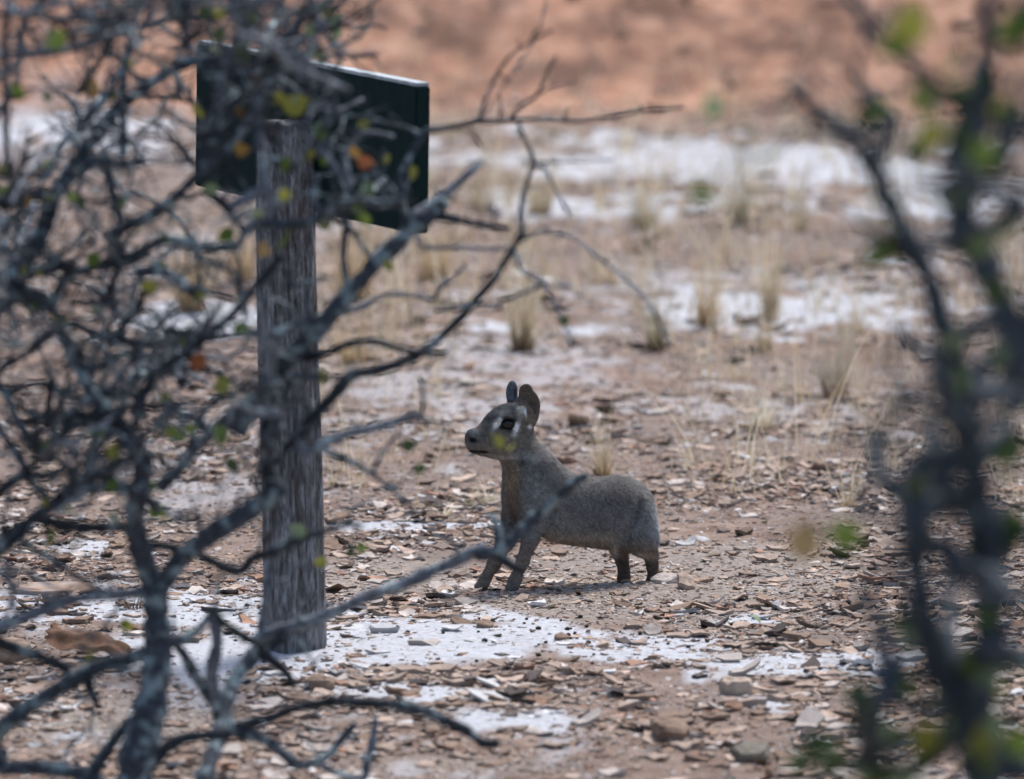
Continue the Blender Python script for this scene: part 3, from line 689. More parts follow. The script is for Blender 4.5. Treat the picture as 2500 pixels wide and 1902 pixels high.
slab('stone_slab', 1478, 1276, 50, .03, .012, (30, 20), m_flake[0], 'tan tilted chip on the rubble right of the pale flat slab', 'stone', 4)
slab('stone_slab', 938, 1268, 42, .028, .011, (12, 4), m_flake[1], 'pale grey flat stone left of the front feet, left one of a touching pair', 'stone', 5)
slab('stone_slab', 972, 1267, 36, .026, .012, (10, -4), m_flake[1], 'pale grey flat stone left of the front feet, right one of a touching pair', 'stone', 6)
slab('stone_slab', 115, 1284, 180, .06, .016, (6, -2), plain('crust_slab', (0.50, 0.45, 0.42), second=(0.30, .2, .14)), 'long crust slab with brown broken edge at the left', 'stone', 8)
slab('stone', 1045, 1335 + 30, 42, .02, .011, (10, 5), m_flake[2], 'brown stone at the top edge of the white patch, right of the post', 'stone', 9)
slab('stone', 25, 1420, 90, .05, .035, (10, 8), plain('tan_stone', (0.38, 0.27, 0.20)), 'tan rounded stone at the left edge beside the bark piece', 'stone', 12)
slab('stone', 1585, 1478 + 20, 78, .035, .03, (6, 4), plain('sand_stone', (0.42, 0.33, 0.26)), 'sandy brown rounded stone below the right white patch', 'stone', 14)
slab('stone', 1210, 1392, 40, .016, .012, (8, 2), m_flake[2], 'small brown stone among dark pellets on the white patch', 'stone', 16)
slab('stone', 690, 1490, 70, .03, .022, (8, 4), m_flake[2], 'dark brown stone below the white patch in front of the post', 'stone', 18)
slab('stone', 1620, 1625, 90, .04, .02, (16, -4), plain('olive_stone', (0.17, 0.15, 0.12)), 'dark olive flat stone near the bottom edge', 'stone', 20)
slab('stone', 1440, 1590, 100, .045, .03, (14, 6), m_flake[2], 'brown layered stone on the bottom rubble', 'stone', 21)
# curled piece of brown bark
p = on_ground(190 * K22, 1422 * K22)
V, Fc = [], []; NU, NV = 34, 14
for lay in (0, 1):
    for i in range(NU + 1):
        for j in range(NV + 1):
            s = i / NU * 2 - 1; a = (j / NV * 2 - 1) * 1.25
            rr = 0.040 * (1 - .28 * s) * (1 + .12 * math.sin(3 * s + 1)) - lay * 0.007
            rag = 1 + .06 * math.sin(17 * a + s) * (abs(s) > .9)
            ridge = .004 * math.sin(a * 7 + s * 2)
            V.append((0.082 * s * rag, -math.sin(a) * (rr + ridge) * 1.25, .006 + math.cos(a) * (rr + ridge) + .008 * math.sin(2.3 * s) - .012 * s + .004 * math.sin(9 * s + a * 3)))
Wd = NV + 1; off = (NU + 1) * Wd
for i in range(NU):
    for j in range(NV):
        k = i * Wd + j; Fc += [[k, k + 1, k + Wd + 1, k + Wd], [off + k, off + k + Wd, off + k + Wd + 1, off + k + 1]]
for i in range(NU):
    for j in (0, NV):
        k = i * Wd + j; Fc.append([k, k + Wd, off + k + Wd, off + k])
for j in range(NV):
    for i in (0, NU):
        k = i * Wd + j; Fc.append([k, k + 1, off + k + 1, off + k])
o = mesh_obj('bark_piece', V, Fc, plain('brown_bark', (0.20, 0.105, 0.06), 0.85, 25, 0.35))
o.location = (p.x, p.y, float(height(p.x, p.y)) + .002); o.rotation_euler = (0, R(5), R(-10)); tag(o, 'curled reddish brown bark piece lying on white ground left of the shrub trunk', 'bark')

# ------------------------------------------------------------------ shrubs
def tube(V, Fc, pts, rads, sides=8, knob=0.12, cap=True, seed=0):
    rnd = random.Random(seed); n = len(pts); i0 = len(V)
    T = [(pts[min(k + 1, n - 1)] - pts[max(k - 1, 0)]).normalized() for k in range(n)]
    nrm = T[0].orthogonal().normalized()
    for k in range(n):
        nrm = (nrm - T[k] * nrm.dot(T[k])).normalized(); bi = T[k].cross(nrm); kn = 1 + rnd.gauss(0, knob)
        for s in range(sides):
            a = s / sides * 6.283; r = rads[k] * kn * (1 + rnd.uniform(-.5, .5) * knob)
            V.append(pts[k] + (nrm * math.cos(a) + bi * math.sin(a)) * r)
    for k in range(n - 1):
        for s in range(sides):
            a, b_ = i0 + k * sides + s, i0 + k * sides + (s + 1) % sides; Fc.append([a, b_, b_ + sides, a + sides])
    V.append(pts[-1] + T[-1] * rads[-1] * .6); e = len(V) - 1
    for s in range(sides): Fc.append([i0 + (n - 1) * sides + s, i0 + (n - 1) * sides + (s + 1) % sides, e])
def catmull(P, step):
    out = []
    for k in range(len(P) - 1):
        p0, p1, p2, p3 = P[max(k - 1, 0)], P[k], P[k + 1], P[min(k + 2, len(P) - 1)]
        n = max(2, int(np.linalg.norm(p2 - p1) / step))
        for i in range(n):
            f = i / n; out.append(.5 * ((2 * p1) + (-p0 + p2) * f + (2 * p0 - 5 * p1 + 4 * p2 - p3) * f * f + (-p0 + 3 * p1 - 3 * p2 + p3) * f ** 3))
    out.append(P[-1]); return out
CROP = {'N': (0, 0, 1.0), 'A': (0, 0, 2.6257), 'C': (500, 0, 2.6257), 'E': (550, 500, 2.8), 'F': (1100, 0, 2.8), 'G': (1100, 500, 2.8), 'I': (550, 950, 2.585), 'D': (0, 600, 2.6257),
        'J': (0, 1262, 2.6257), 'K': (500, 1262, 2.6253), 'B': (1050, 880, 2.709), 'P': (1750, 0, 2.6253), 'Q': (1750, 600, 2.4), 'S': (1850, 1262, 2.6246)}
class Shrub:
    def __init__(s, loc, label, leafscale, twig, keepout=None, fat=.54):
        s.root = empty('thorn_shrub', loc, label, 'shrub'); s.samples = np.zeros((0, 6)); s.k = 0; s.fat = fat; s.ls = leafscale; s.twig = twig; s.keepout = keepout
    def near(s, u, v):
        if not len(s.samples): return None
        d2 = (s.samples[:, 0] - u) ** 2 + (s.samples[:, 1] - v) ** 2; k = int(np.argmin(d2)); return math.sqrt(d2[k]), s.samples[k]
    def branch(s, crop, pts, w0, w1, mat, Y=None, drift=None, root=False, name='branch', twig=1.0, wave=.05):
        cx, cy, sc = CROP[crop]; s.k += 1; rnd = random.Random(s.k * 31 + (7 if s.leaf_side else 0))
        px = [np.array([cx + a / sc, cy + b_ / sc]) for a, b_ in pts]; w0, w1 = w0 / sc, w1 / sc
        Ystart = Y; pre = None
        if Y is None:
            n0, n1 = s.near(*px[0]), s.near(*px[-1])
            if n1[0] < n0[0] * .6 and n1[0] < 60: px = px[::-1]; w0, w1 = w1, w0; n0 = n1
            Ystart = n0[1][2]
            if n0[0] > 2: pre = n0[1]
        ln = sum(np.linalg.norm(b_ - a) for a, b_ in zip(px[:-1], px[1:])) * Ystart / FPX
        if drift is None: drift = rnd.uniform(-.45, .45) * ln
        C2 = catmull([np.array([*q_]) for q_ in px], 14)
        n = len(C2); ph = rnd.uniform(0, 6)
        P = []; rad_ = []
        for k, q_ in enumerate(C2):
            f = k / (n - 1); yy = Ystart + drift * f + wave * math.sin(f * 5 + ph) * min(1, f * 3) * ln
            P.append(at(q_[0], q_[1], yy)); rad_.append(s.fat * (w0 + (w1 - w0) * f) * yy / FPX)
        if pre is not None:
            q_ = at(pre[0], pre[1], pre[2]); m = P[0]; gap = (m - q_).length
            k_ = max(1, int(gap / .02)); P = [q_ + (m - q_) * (i / k_) for i in range(k_)] + P; rad_ = [rad_[0]] * k_ + rad_
        if root:      # stem runs on down into the ground
            e = P[-1] if P[-1].z < P[0].z else P[0]; fl = P[-1].z >= P[0].z
            if fl: P, rad_ = P[::-1], rad_[::-1]
            k_ = max(2, int((e.z + .05) / .03)); P = P + [e + Vector((0, .0, -(e.z + .05) * (i + 1) / k_)) for i in range(k_)]; rad_ = rad_ + [rad_[-1] * (1 + .35 * (i + 1) / k_) for i in range(k_)]
        V, Fc = [], []
        tube(V, Fc, P, rad_, 9, .11, seed=s.k)
        for p_, r_ in zip(P, rad_):
            u_, v_ = pix(*p_); s.samples = np.vstack([s.samples, [u_, v_, p_.y, r_, 0, s.k]])
        # thorny spurs and side twigs
        tot = sum((b_ - a).length for a, b_ in zip(P[:-1], P[1:]))
        for _ in range(int(tot / .021 * s.twig * twig)):
            i = rnd.randrange(1, len(P) - 1) if len(P) > 2 else 0
            r0 = min(max(rad_[i] * rnd.uniform(.25, .5), .0022), .0055); L = rnd.choice([.012, .015, .02, .02, .03, .04, .06, .10, .18]) * (1 if rad_[i] > .004 else .5)
            dirv = Vector((rnd.gauss(0, 1), rnd.gauss(0, .8), rnd.gauss(.35, .9))).normalized(); ax = (P[min(i + 1, len(P) - 1)] - P[i]).normalized(); dirv = (dirv + ax * .5).normalized()
            tw = [P[i]]; kk = 5
            for j in range(kk):
                dirv = (dirv + Vector((rnd.gauss(0, .28), rnd.gauss(0, .25), rnd.gauss(0, .28)))).normalized(); tw.append(tw[-1] + dirv * L / kk)
            if s.keepout and L > .03 and any(s.keepout(*pix(*q_)) for q_ in tw[1:]): continue
            tube(V, Fc, tw, [r0 * (1 - .6 * j / kk) for j in range(kk + 1)], 5, .2, seed=rnd.random())
            for q_ in tw[2::2]:
                u_, v_ = pix(*q_); s.samples = np.vstack([s.samples, [u_, v_, q_.y, r0, 1, s.k]])
            if L > .08:
                for j in (2, 3, 4):
                    d2 = (dirv + Vector((rnd.gauss(0, 1), rnd.gauss(0, 1), rnd.gauss(0, 1)))).normalized(); tube(V, Fc, [tw[j], tw[j] + d2 * L * .15, tw[j] + d2 * L * .28], [r0 * .6, r0 * .5, r0 * .35], 5, .2)
        return mesh_obj(name, V, Fc, mat, s.root)
    leaf_side = False
    def leaves(s, lst, Yd=0):
        for (u, v, c, sz, *rest) in lst:
            u, v = u * K22, v * K22
            d_, smp = s.near(u, v); Y = rest[0] if rest else smp[2] - random.uniform(.0, .04)
            p = at(u, v, Y); size = sz * K22 * Y / FPX * .8
            me = LEAFMESH[c]; o = bpy.data.objects.new('leaf', me); COL.objects.link(o); adopt(o, s.root)
            o.location = p - s.root.location; o.scale = (size,) * 3
            o.rotation_euler = (R(90) + random.gauss(0, .5), random.uniform(0, 6.28), random.gauss(0, .6))
            q_ = at(smp[0], smp[1], smp[2])
            if (q_ - p).length > size * .6:              # the little stalk that holds the leaf
                V, Fc = [], []; k_ = 4; mid_ = (p + q_) / 2 + Vector((0, 0, .02 * (p - q_).length))
                tube(V, Fc, [q_, q_.lerp(mid_, .5), mid_, mid_.lerp(p, .5), p], [.0022, .002, .0018, .0015, .001], 5, .1)
                mesh_obj('leaf_stalk', V, Fc, m_bark, s.root)
LEAFMESH = {}
for c, m in LEAF.items():
    V, Fc = [], []; st = 7
    for k in range(st + 1):
        f = k / st; wd = .36 * math.sin(math.pi * min(1, f ** .8)) + .012; z = .12 * math.sin(f * 3) ; V += [(-wd, f - .5, z + .09), (0, f - .5, z), (wd, f - .5, z + .07)]
        if k: a = 3 * k; Fc += [[a - 3, a - 2, a + 1, a], [a - 2, a - 1, a + 2, a + 1]]
    me = bpy.data.meshes.new('leaf'); me.from_pydata([(x * 1.6, y * 1.6, z * 1.6) for x, y, z in V], [], Fc); me.materials.append(m)
    me.polygons.foreach_set('use_smooth', [True] * len(me.polygons)); LEAFMESH[c] = me

def keep_left(u, v):
    return (u > 1030) or (u > 800 and 640 < v) or (u > 790 and v > 1250)
gp = on_ground(330 * K22, 1680 * K22)
LS = Shrub((at(330, 1900, 16.2).x, 16.2, 0), 'tangled grey thorn shrub with lichen and small leaves, left, in front of the sign', 1, 1.0, keep_left)
b_, dk, pl = m_bark, m_bark_dark, m_bark_pale
LS.branch('J', [(925, -370), (900, -200), (870, -60), (862, 40), (885, 150), (930, 300), (985, 450), (1005, 600), (1012, 800), (1000, 1000), (970, 1200), (920, 1400), (880, 1550), (860, 1720)], 100, 235, b_, Y=16.2, drift=0.1, root=True, name='trunk', twig=.2)
LS.branch('J', [(1690, 800), (1620, 900), (1530, 1000), (1470, 1120), (1430, 1250), (1405, 1400), (1350, 1560), (1300, 1720)], 90, 110, b_, Y=16.7, drift=-.25, root=True, name='stem', twig=.2)
LS.branch('D', [(-400, 3600), (-330, 2400), (-360, 1500), (-250, 600), (-300, 0), (-260, -1400)], 200, 90, dk, Y=15.6, drift=.0, root=True, name='stem', twig=.0)
TR = [
 ('D', [(925, 1345), (860, 1270), (780, 1160), (680, 1050), (580, 930), (500, 780), (420, 640), (370, 480), (330, 380)], 105, 45, b_),
 ('J', [(1050, 430), (1150, 280), (1280, 170), (1420, 70), (1560, -10), (1700, -110), (1800, -200)], 125, 110, b_),
 ('E', [(180, 1400), (290, 1250), (400, 1100), (500, 985), (620, 860), (720, 750), (820, 640), (880, 560), (960, 480), (1050, 370), (1180, 260), (1290, 150), (1420, 50), (1500, -20)], 150, 95, b_),
 ('C', [(1330, 1390), (1400, 1350), (1500, 1280), (1640, 1160), (1770, 1040)], 75, 42, pl),
 ('E', [(330, 1930), (275, 1760), (290, 1600), (325, 1450), (360, 1310), (400, 1180)], 120, 120, dk),
 ('E', [(500, 1610), (580, 1480), (680, 1370), (780, 1260), (870, 1160), (1000, 1140), (1200, 1080), (1370, 990), (1500, 880), (1620, 760), (1720, 640), (1820, 530), (1890, 420), (1960, 310), (2020, 200)], 85, 40, dk),
 ('F', [(490, 1600), (480, 1440), (530, 1220), (560, 1120), (540, 1010), (490, 930), (470, 840)], 38, 26, dk),
 ('A', [(60, 1830), (180, 1640), (290, 1450), (350, 1260), (440, 1120), (540, 970), (640, 830), (760, 690), (860, 610), (990, 520), (1100, 450), (1230, 390), (1330, 385), (1480, 370)], 115, 58, b_),
 ('A', [(440, 1130), (560, 1050), (700, 1035), (820, 1050), (930, 1035)], 75, 45, b_),
 ('A', [(0, 1310), (100, 1275), (230, 1250), (350, 1255)], 100, 75, dk),
 ('A', [(-60, 350), (150, 345), (320, 340), (480, 300), (620, 260), (760, 215), (900, 175), (1060, 130), (1200, 110), (1330, 90), (1450, 60), (1600, 20), (1720, -40)], 45, 62, pl),
 ('A', [(-40, 90), (100, 90), (260, 110), (450, 130), (600, 115), (830, 100)], 40, 22, dk),
 ('A', [(790, 960), (790, 800), (790, 620), (800, 450), (830, 270), (870, 100), (890, -40)], 52, 30, b_),
 ('A', [(70, 1110), (40, 900), (40, 600), (30, 300), (50, 50), (60, -40)], 50, 40, b_),
 ('A', [(0, 1125), (150, 1130), (300, 1100)], 45, 30, dk),
 ('A', [(680, 1060), (700, 1160), (730, 1300), (765, 1430)], 40, 30, b_),
 ('D', [(420, 190), (560, 150), (660, 130), (760, 90), (900, 40), (1060, -40), (1200, -15), (1330, 15), (1520, 0)], 62, 58, b_),
 ('A', [(720, 1500), (830, 1440), (950, 1390), (1070, 1310), (1180, 1210), (1260, 1130), (1350, 1060), (1460, 960), (1560, 830), (1650, 680), (1720, 540)], 72, 45, b_),
 ('A', [(1290, 1080), (1310, 970), (1350, 820), (1390, 680), (1440, 540), (1480, 430), (1530, 290), (1580, 170), (1640, 40), (1660, -30)], 45, 55, b_),
 ('A', [(1200, 1280), (1260, 1250), (1340, 1225), (1440, 1300), (1510, 1390)], 30, 26, dk),
 ('A', [(150, 120), (220, 250), (275, 335)], 26, 34, dk),
 ('A', [(1230, 400), (1205, 300), (1190, 240), (1150, 130)], 34, 28, b_),
 ('C', [(380, 1210), (370, 1050), (345, 850), (330, 700), (370, 560), (420, 400), (470, 310), (520, 230), (590, 140), (640, 20)], 66, 44, pl),
 ('C', [(560, 1080), (640, 1000), (720, 955), (790, 880)], 62, 40, b_),
 ('C', [(720, 955), (800, 1030), (850, 1110), (935, 1190)], 62, 40, m_bark_pale),
 ('C', [(935, 1190), (915, 1120), (895, 1040), (905, 950)], 50, 40, m_bark_pale),
 ('C', [(200, 365), (450, 375), (680, 350), (890, 362), (1000, 360), (1110, 350)], 34, 26, dk),
 ('C', [(890, 362), (830, 300), (770, 215), (720, 130), (700, 0)], 30, 24, dk),
 ('C', [(770, 215), (850, 165), (960, 172), (1080, 158), (1165, 180)], 26, 18, dk),
 ('C', [(940, 370), (1000, 430), (1085, 492)], 18, 12, dk),
 ('C', [(150, -30), (190, 90), (235, 190), (240, 330)], 40, 36, b_),
 ('C', [(1210, 1345), (1250, 1180), (1290, 1060), (1350, 940), (1425, 830)], 46, 36, b_),
 ('F', [(-160, 890), (0, 872), (190, 830), (330, 830), (470, 820), (660, 815), (880, 830), (1080, 800), (1300, 760), (1590, 735)], 40, 18, dk),
 ('C', [(1400, 868), (1270, 815), (1130, 785), (1010, 800), (900, 930)], 28, 22, b_),
 ('C', [(930, 925), (1020, 850), (1150, 862), (1210, 880)], 28, 22, pl),
 ('F', [(195, 828), (240, 680), (300, 540), (400, 390), (540, 290), (700, 205)], 24, 12, dk),
 ('F', [(335, 830), (340, 720), (335, 640)], 18, 12, dk),
 ('F', [(400, 822), (480, 720), (590, 650), (660, 500), (725, 385)], 24, 14, dk),
 ('F', [(595, 645), (700, 590), (870, 558)], 12, 9, dk),
 ('F', [(560, 1120), (640, 1150), (700, 1270), (760, 1370), (825, 1500)], 28, 15, pl),
 ('F', [(600, 1112), (830, 1100), (1110, 1094)], 12, 9, dk),
 ('F', [(130, 850), (180, 960), (240, 1025)], 14, 11, dk),
 ('F', [(190, 835), (560, 300), (640, 60), (660, -40)], 10, 8, b_),
 ('E', [(1390, 65), (1500, 85), (1620, 110), (1820, 150), (1940, 165)], 62, 36, dk),
 ('G', [(-200, 300), (0, 290), (200, 300), (400, 296), (470, 240), (560, 200), (640, 186), (780, 200), (900, 270), (1000, 350), (1150, 470), (1290, 600), (1380, 720), (1450, 860), (1490, 980)], 30, 17, pl),
 ('G', [(440, 320), (490, 450), (620, 520), (700, 650), (770, 800), (825, 970)], 32, 18, pl),
 ('G', [(620, 540), (560, 580), (450, 620), (340, 660)], 28, 22, b_),
 ('G', [(-100, 720), (60, 700), (200, 680), (330, 705)], 34, 24, b_),
 ('E', [(500, 1060), (700, 1010), (850, 950), (1000, 930), (1150, 970), (1320, 1010), (1510, 1022)], 62, 34, dk),
 ('E', [(640, 820), (780, 745), (950, 690), (1020, 645), (1130, 610), (1280, 622), (1430, 650)], 50, 26, pl),
 ('E', [(1430, 650), (1470, 560), (1560, 500), (1640, 400)], 28, 20, b_),
 ('D', [(1000, 800), (1180, 690), (1290, 600), (1400, 520), (1500, 430), (1600, 300), (1700, 190), (1800, 60)], 50, 50, dk),
 ('E', [(300, 900), (450, 830), (600, 790), (720, 720)], 60, 40, b_),
 ('E', [(430, 570), (490, 545), (600, 522), (690, 500)], 34, 22, b_),
 ('E', [(830, 530), (815, 440), (805, 300), (830, 120), (820, -60)], 44, 40, b_),
 ('E', [(450, 1170), (700, 1180), (900, 1165)], 46, 32, b_),
 ('E', [(560, 1680), (700, 1620), (850, 1560), (1000, 1530), (1150, 1490), (1260, 1450), (1345, 1448)], 78, 48, pl),
 ('E', [(1340, 1450), (1352, 1300), (1330, 1180)], 28, 18, dk),
 ('E', [(1335, 1455), (1380, 1490), (1360, 1530)], 34, 18, dk),
 ('I', [(560, 360), (700, 420), (850, 490), (960, 560), (1080, 660), (1210, 790)], 48, 20, b_),
 ('I', [(930, 530), (960, 460), (1000, 390), (1110, 260)], 26, 18, b_),
 ('J', [(1640, 860), (1700, 830), (1790, 780), (1838, 760)], 70, 80, dk),
 ('I', [(200, 1560), (330, 1522), (420, 1500), (560, 1460), (700, 1400), (840, 1330), (1000, 1270), (1150, 1220), (1300, 1150), (1450, 1090), (1560, 1030), (1640, 1005)], 74, 72, pl),
 ('B', [(330, 1290), (470, 1250), (560, 1170), (650, 1080), (760, 980), (860, 890), (950, 810), (1030, 760)], 84, 62, b_),
 ('B', [(440, 1270), (520, 1345), (625, 1392)], 84, 40, dk),
 ('B', [(460, 1250), (445, 1150), (440, 1090), (418, 1030)], 60, 44, b_),
 ('I', [(1085, 1260), (1078, 1330), (1075, 1385)], 18, 32, dk),
 ('I', [(1490, 1060), (1400, 935), (1330, 930), (1310, 850)], 30, 18, b_),
 ('J', [(1000, 180), (1220, 220), (1370, 290), (1500, 345), (1570, 330), (1610, 270), (1720, 230), (1850, 190)], 60, 62, dk),
 ('I', [(300, 1030), (440, 960), (560, 910), (680, 880), (780, 850), (855, 860)], 70, 30, b_),
 ('I', [(785, 850), (792, 770)], 26, 18, dk),
 ('I', [(225, 1520), (240, 1400), (262, 1250), (300, 1100), (350, 950)], 48, 34, m_bark_pale),
 ('D', [(0, 215), (130, 192), (260, 160), (420, 120)], 66, 55, b_),
 ('D', [(850, 1190), (900, 1050), (940, 920), (1040, 790), (1115, 758)], 52, 40, b_),
 ('D', [(640, 990), (720, 900), (805, 825)], 44, 30, dk),
 ('D', [(600, 1050), (450, 1180), (330, 1290), (205, 1420)], 34, 34, dk),
 ('D', [(570, 1000), (400, 940), (280, 885), (150, 900), (40, 950)], 52, 40, dk),
 ('D', [(320, 930), (300, 1080), (215, 1110)], 40, 60, dk),
 ('D', [(-40, 860), (40, 950), (90, 1080), (150, 1180), (220, 1280), (310, 1360)], 50, 62, b_),
 ('D', [(930, 1340), (860, 1350), (700, 1420), (560, 1500), (420, 1590), (300, 1690), (150, 1790), (0, 1900)], 60, 80, dk),
 ('D', [(-30, 1600), (130, 1480), (280, 1470), (430, 1430)], 66, 46, dk),
 ('D', [(130, 1460), (250, 1560), (360, 1670), (560, 1560)], 50, 40, b_),
 ('D', [(700, 610), (850, 620), (1100, 630), (1300, 600), (1560, 570), (1838, 555)], 48, 40, b_),
 ('D', [(-30, 830), (80, 740), (220, 660), (330, 560)], 40, 36, dk),
 ('D', [(390, 540), (450, 500), (560, 540), (700, 600)], 44, 60, b_),
 ('D', [(1030, 1560), (1180, 1400), (1300, 1250), (1420, 1130), (1550, 1020), (1700, 900), (1838, 750)], 70, 48, b_),
 ('D', [(560, 1560), (800, 1555), (1000, 1660)], 52, 60, b_),
 ('D', [(1290, 1270), (1180, 1150), (1100, 1180), (1010, 1130)], 44, 30, b_),
 ('D', [(1180, 700), (1250, 760), (1330, 800), (1430, 830)], 40, 28, dk),
 ('J', [(1100, 810), (930, 870), (800, 920), (640, 960), (480, 1040), (300, 1150), (130, 1260), (-40, 1400)], 90, 105, b_),
 ('J', [(1090, 812), (1250, 740), (1340, 640), (1385, 580)], 70, 46, b_),
 ('J', [(560, 1005), (580, 1120), (625, 1195)], 60, 46, dk),
 ('J', [(950, 482), (700, 500), (470, 530), (300, 590), (150, 650), (-40, 720)], 56, 86, pl),
 ('J', [(-30, 800), (150, 860), (300, 910), (440, 985)], 84, 60, dk),
 ('J', [(1400, 1290), (1380, 1230), (1320, 1120), (1240, 1000), (1180, 880), (1130, 830)], 66, 56, b_),
 ('J', [(1370, 1150), (1355, 1000), (1390, 820), (1375, 640)], 88, 70, m_bark_pale),
 ('J', [(1380, 640), (1500, 730), (1600, 785), (1690, 830)], 56, 50, dk),
 ('J', [(930, 1640), (1000, 1560), (1060, 1480), (1180, 1420), (1320, 1400), (1480, 1390)], 80, 62, dk),
 ('J', [(-30, 1610), (250, 1610), (500, 1640), (640, 1690)], 96, 80, b_),
 ('J', [(640, 1570), (740, 1420), (850, 1290)], 70, 74, b_),
 ('J', [(-30, 240), (120, 110), (230, 15), (420, 60), (600, 70), (790, 60)], 90, 60, dk),
 ('J', [(130, 150), (400, 320), (600, 440), (760, 500)], 44, 30, b_),
 ('J', [(60, 640), (300, 545), (520, 440), (780, 370)], 9, 8, dk),
 ('K', [(120, 1290), (180, 1365), (300, 1400), (400, 1440), (480, 1500), (600, 1590), (700, 1570), (800, 1520), (880, 1420), (965, 1325)], 90, 38, b_),
 ('K', [(160, 1350), (420, 1290), (560, 1230), (700, 1200), (850, 1180), (1000, 1190), (1200, 1200), (1400, 1240), (1550, 1310), (1680, 1370), (1780, 1450), (1880, 1450)], 56, 62, dk),
 ('K', [(700, 1575), (1000, 1690), (1040, 1560), (1080, 1430), (1092, 1285)], 46, 44, pl),
 ('K', [(380, 890), (470, 950), (530, 1010), (572, 1095)], 66, 36, dk),
 ('C', [(0, 1240), (90, 1300), (180, 1390), (260, 1490)], 34, 34, dk),
 ('C', [(250, 1480), (400, 1430), (560, 1440), (740, 1400), (900, 1330), (1150, 1310), (1240, 1300)], 80, 46, b_),
 ('C', [(740, 1400), (700, 1250), (720, 1130)], 52, 40, b_),
 ('C', [(1080, 1680), (1000, 1560), (900, 1440), (760, 1360)], 34, 30, b_),
 ('A', [(1000, 520), (880, 490), (760, 380), (640, 320)], 34, 24, dk),
 ('A', [(380, 540), (500, 585), (630, 600)], 22, 18, dk),
 ('A', [(620, 260), (560, 130), (470, 20), (450, -40)], 30, 26, b_),
 ('A', [(480, 300), (420, 180), (280, 60), (250, -40)], 34, 30, dk),
 ('A', [(900, 175), (960, 70), (1000, -40)], 36, 34, b_),
 ('A', [(1100, 120), (1120, 20), (1110, -40)], 30, 30, b_),
]
for (cr_, pts, w0, w1, mt) in TR: LS.branch(cr_, pts, w0, w1, mt)
# the tangle of finer branches
rt = random.Random(11)
for _ in range(200):
    cand = s_all = LS.samples[(LS.samples[:, 0] < 860) & (LS.samples[:, 1] < 1250) & (LS.samples[:, 1] > 0)]
    q_ = cand[rt.randrange(len(cand))]
    u0, v0 = q_[0], q_[1]
    if u0 > 620 and rt.random() < .15: continue
    a = rt.uniform(-3.0, .4) if rt.random() < .75 else rt.uniform(0, 6.28); L = rt.uniform(90, 330); pts = [(u0, v0)]
    for k in range(4): a += rt.gauss(0, .38); pts.append((pts[-1][0] + math.cos(a) * L / 4, pts[-1][1] + math.sin(a) * L / 4))
    if any(u > 1000 or (u > 760 and v > 600) or (560 < u < 800 and v > 1350) for u, v in pts): continue
    w_ = rt.uniform(8, 22)
    LS.branch('N', pts, w_, w_ * .5, rt.choice([b_, b_, dk, dk, m_bark_pale]), drift=rt.uniform(-.6, .6), twig=1.3)
LS.leaves([(122, 85, 'g', 46), (200, 190, 'o', 40), (40, 200, 'g', 34), (640, 225, 'y', 52), (602, 215, 'y', 34), (553, 170, 'o', 30), (515, 240, 'o', 34), (430, 236, 'y', 30), (525, 322, 'o', 34), (612, 356, 'g', 34),
 (606, 512, 'g', 44), (562, 540, 'o', 38), (785, 465, 'g', 36), (886, 372, 'y', 28), (790, 350, 'r', 34), (765, 325, 'o', 26), (835, 345, 'y', 24), (790, 410, 'g', 32), (650, 15, 'o', 30), (585, 155, 'd', 40), (455, 405, 'p', 34),
 (205, 560, 'g', 34), (262, 436, 'g', 26), (55, 432, 'o', 28), (15, 425, 'g', 44), (476, 830, 'y', 40), (425, 780, 'r', 40), (470, 940, 'g', 44), (105, 1157, 'g', 34), (275, 1345, 'y', 34), (186, 1412, 'y', 30), (525, 95, 'd', 40),
 (690, 285, 'g', 34), (355, 855, 'g', 22), (290, 940, 'o', 22), (140, 1100, 'y', 30), (245, 775, 'd', 30), (122, 690, 'p', 44), (690, 1212, 'y', 26), (780, 1180, 'g', 22), (758, 1190, 'd', 26), (1216, 690, 'd', 24),
 (880, 960, 'd', 30), (470, 75, 'd', 34), (730, 65, 'p', 40), (350, 575, 'g', 22), (240, 205, 'd', 26), (100, 210, 'd', 26), (300, 480, 'g', 26), (700, 480, 'y', 30), (745, 520, 'd', 26), (955, 440, 'd', 18), (835, 575, 'y', 26),
 (660, 330, 'y', 34), (520, 120, 'd', 36), (175, 440, 'd', 24), (330, 800, 'd', 26), (500, 1000, 'd', 30), (265, 1345, 'g', 18), (1108, 966, 'y', 26, 16.3), (1072, 952, 'y', 30, 16.2), (905, 1010, 'd', 24), (640, 1145, 'p', 34), (1010, 1080, 'd', 22)])
cand = LS.samples[(LS.samples[:, 0] < 930) & (LS.samples[:, 1] < 1300) & (LS.samples[:, 1] > 0)]
LS.leaves([(q_[0] / K22 + rt.gauss(0, 6), q_[1] / K22 + rt.gauss(0, 6), rt.choice('ggddyyp'), rt.uniform(18, 36)) for q_ in (cand[rt.randrange(len(cand))] for _ in range(75))])
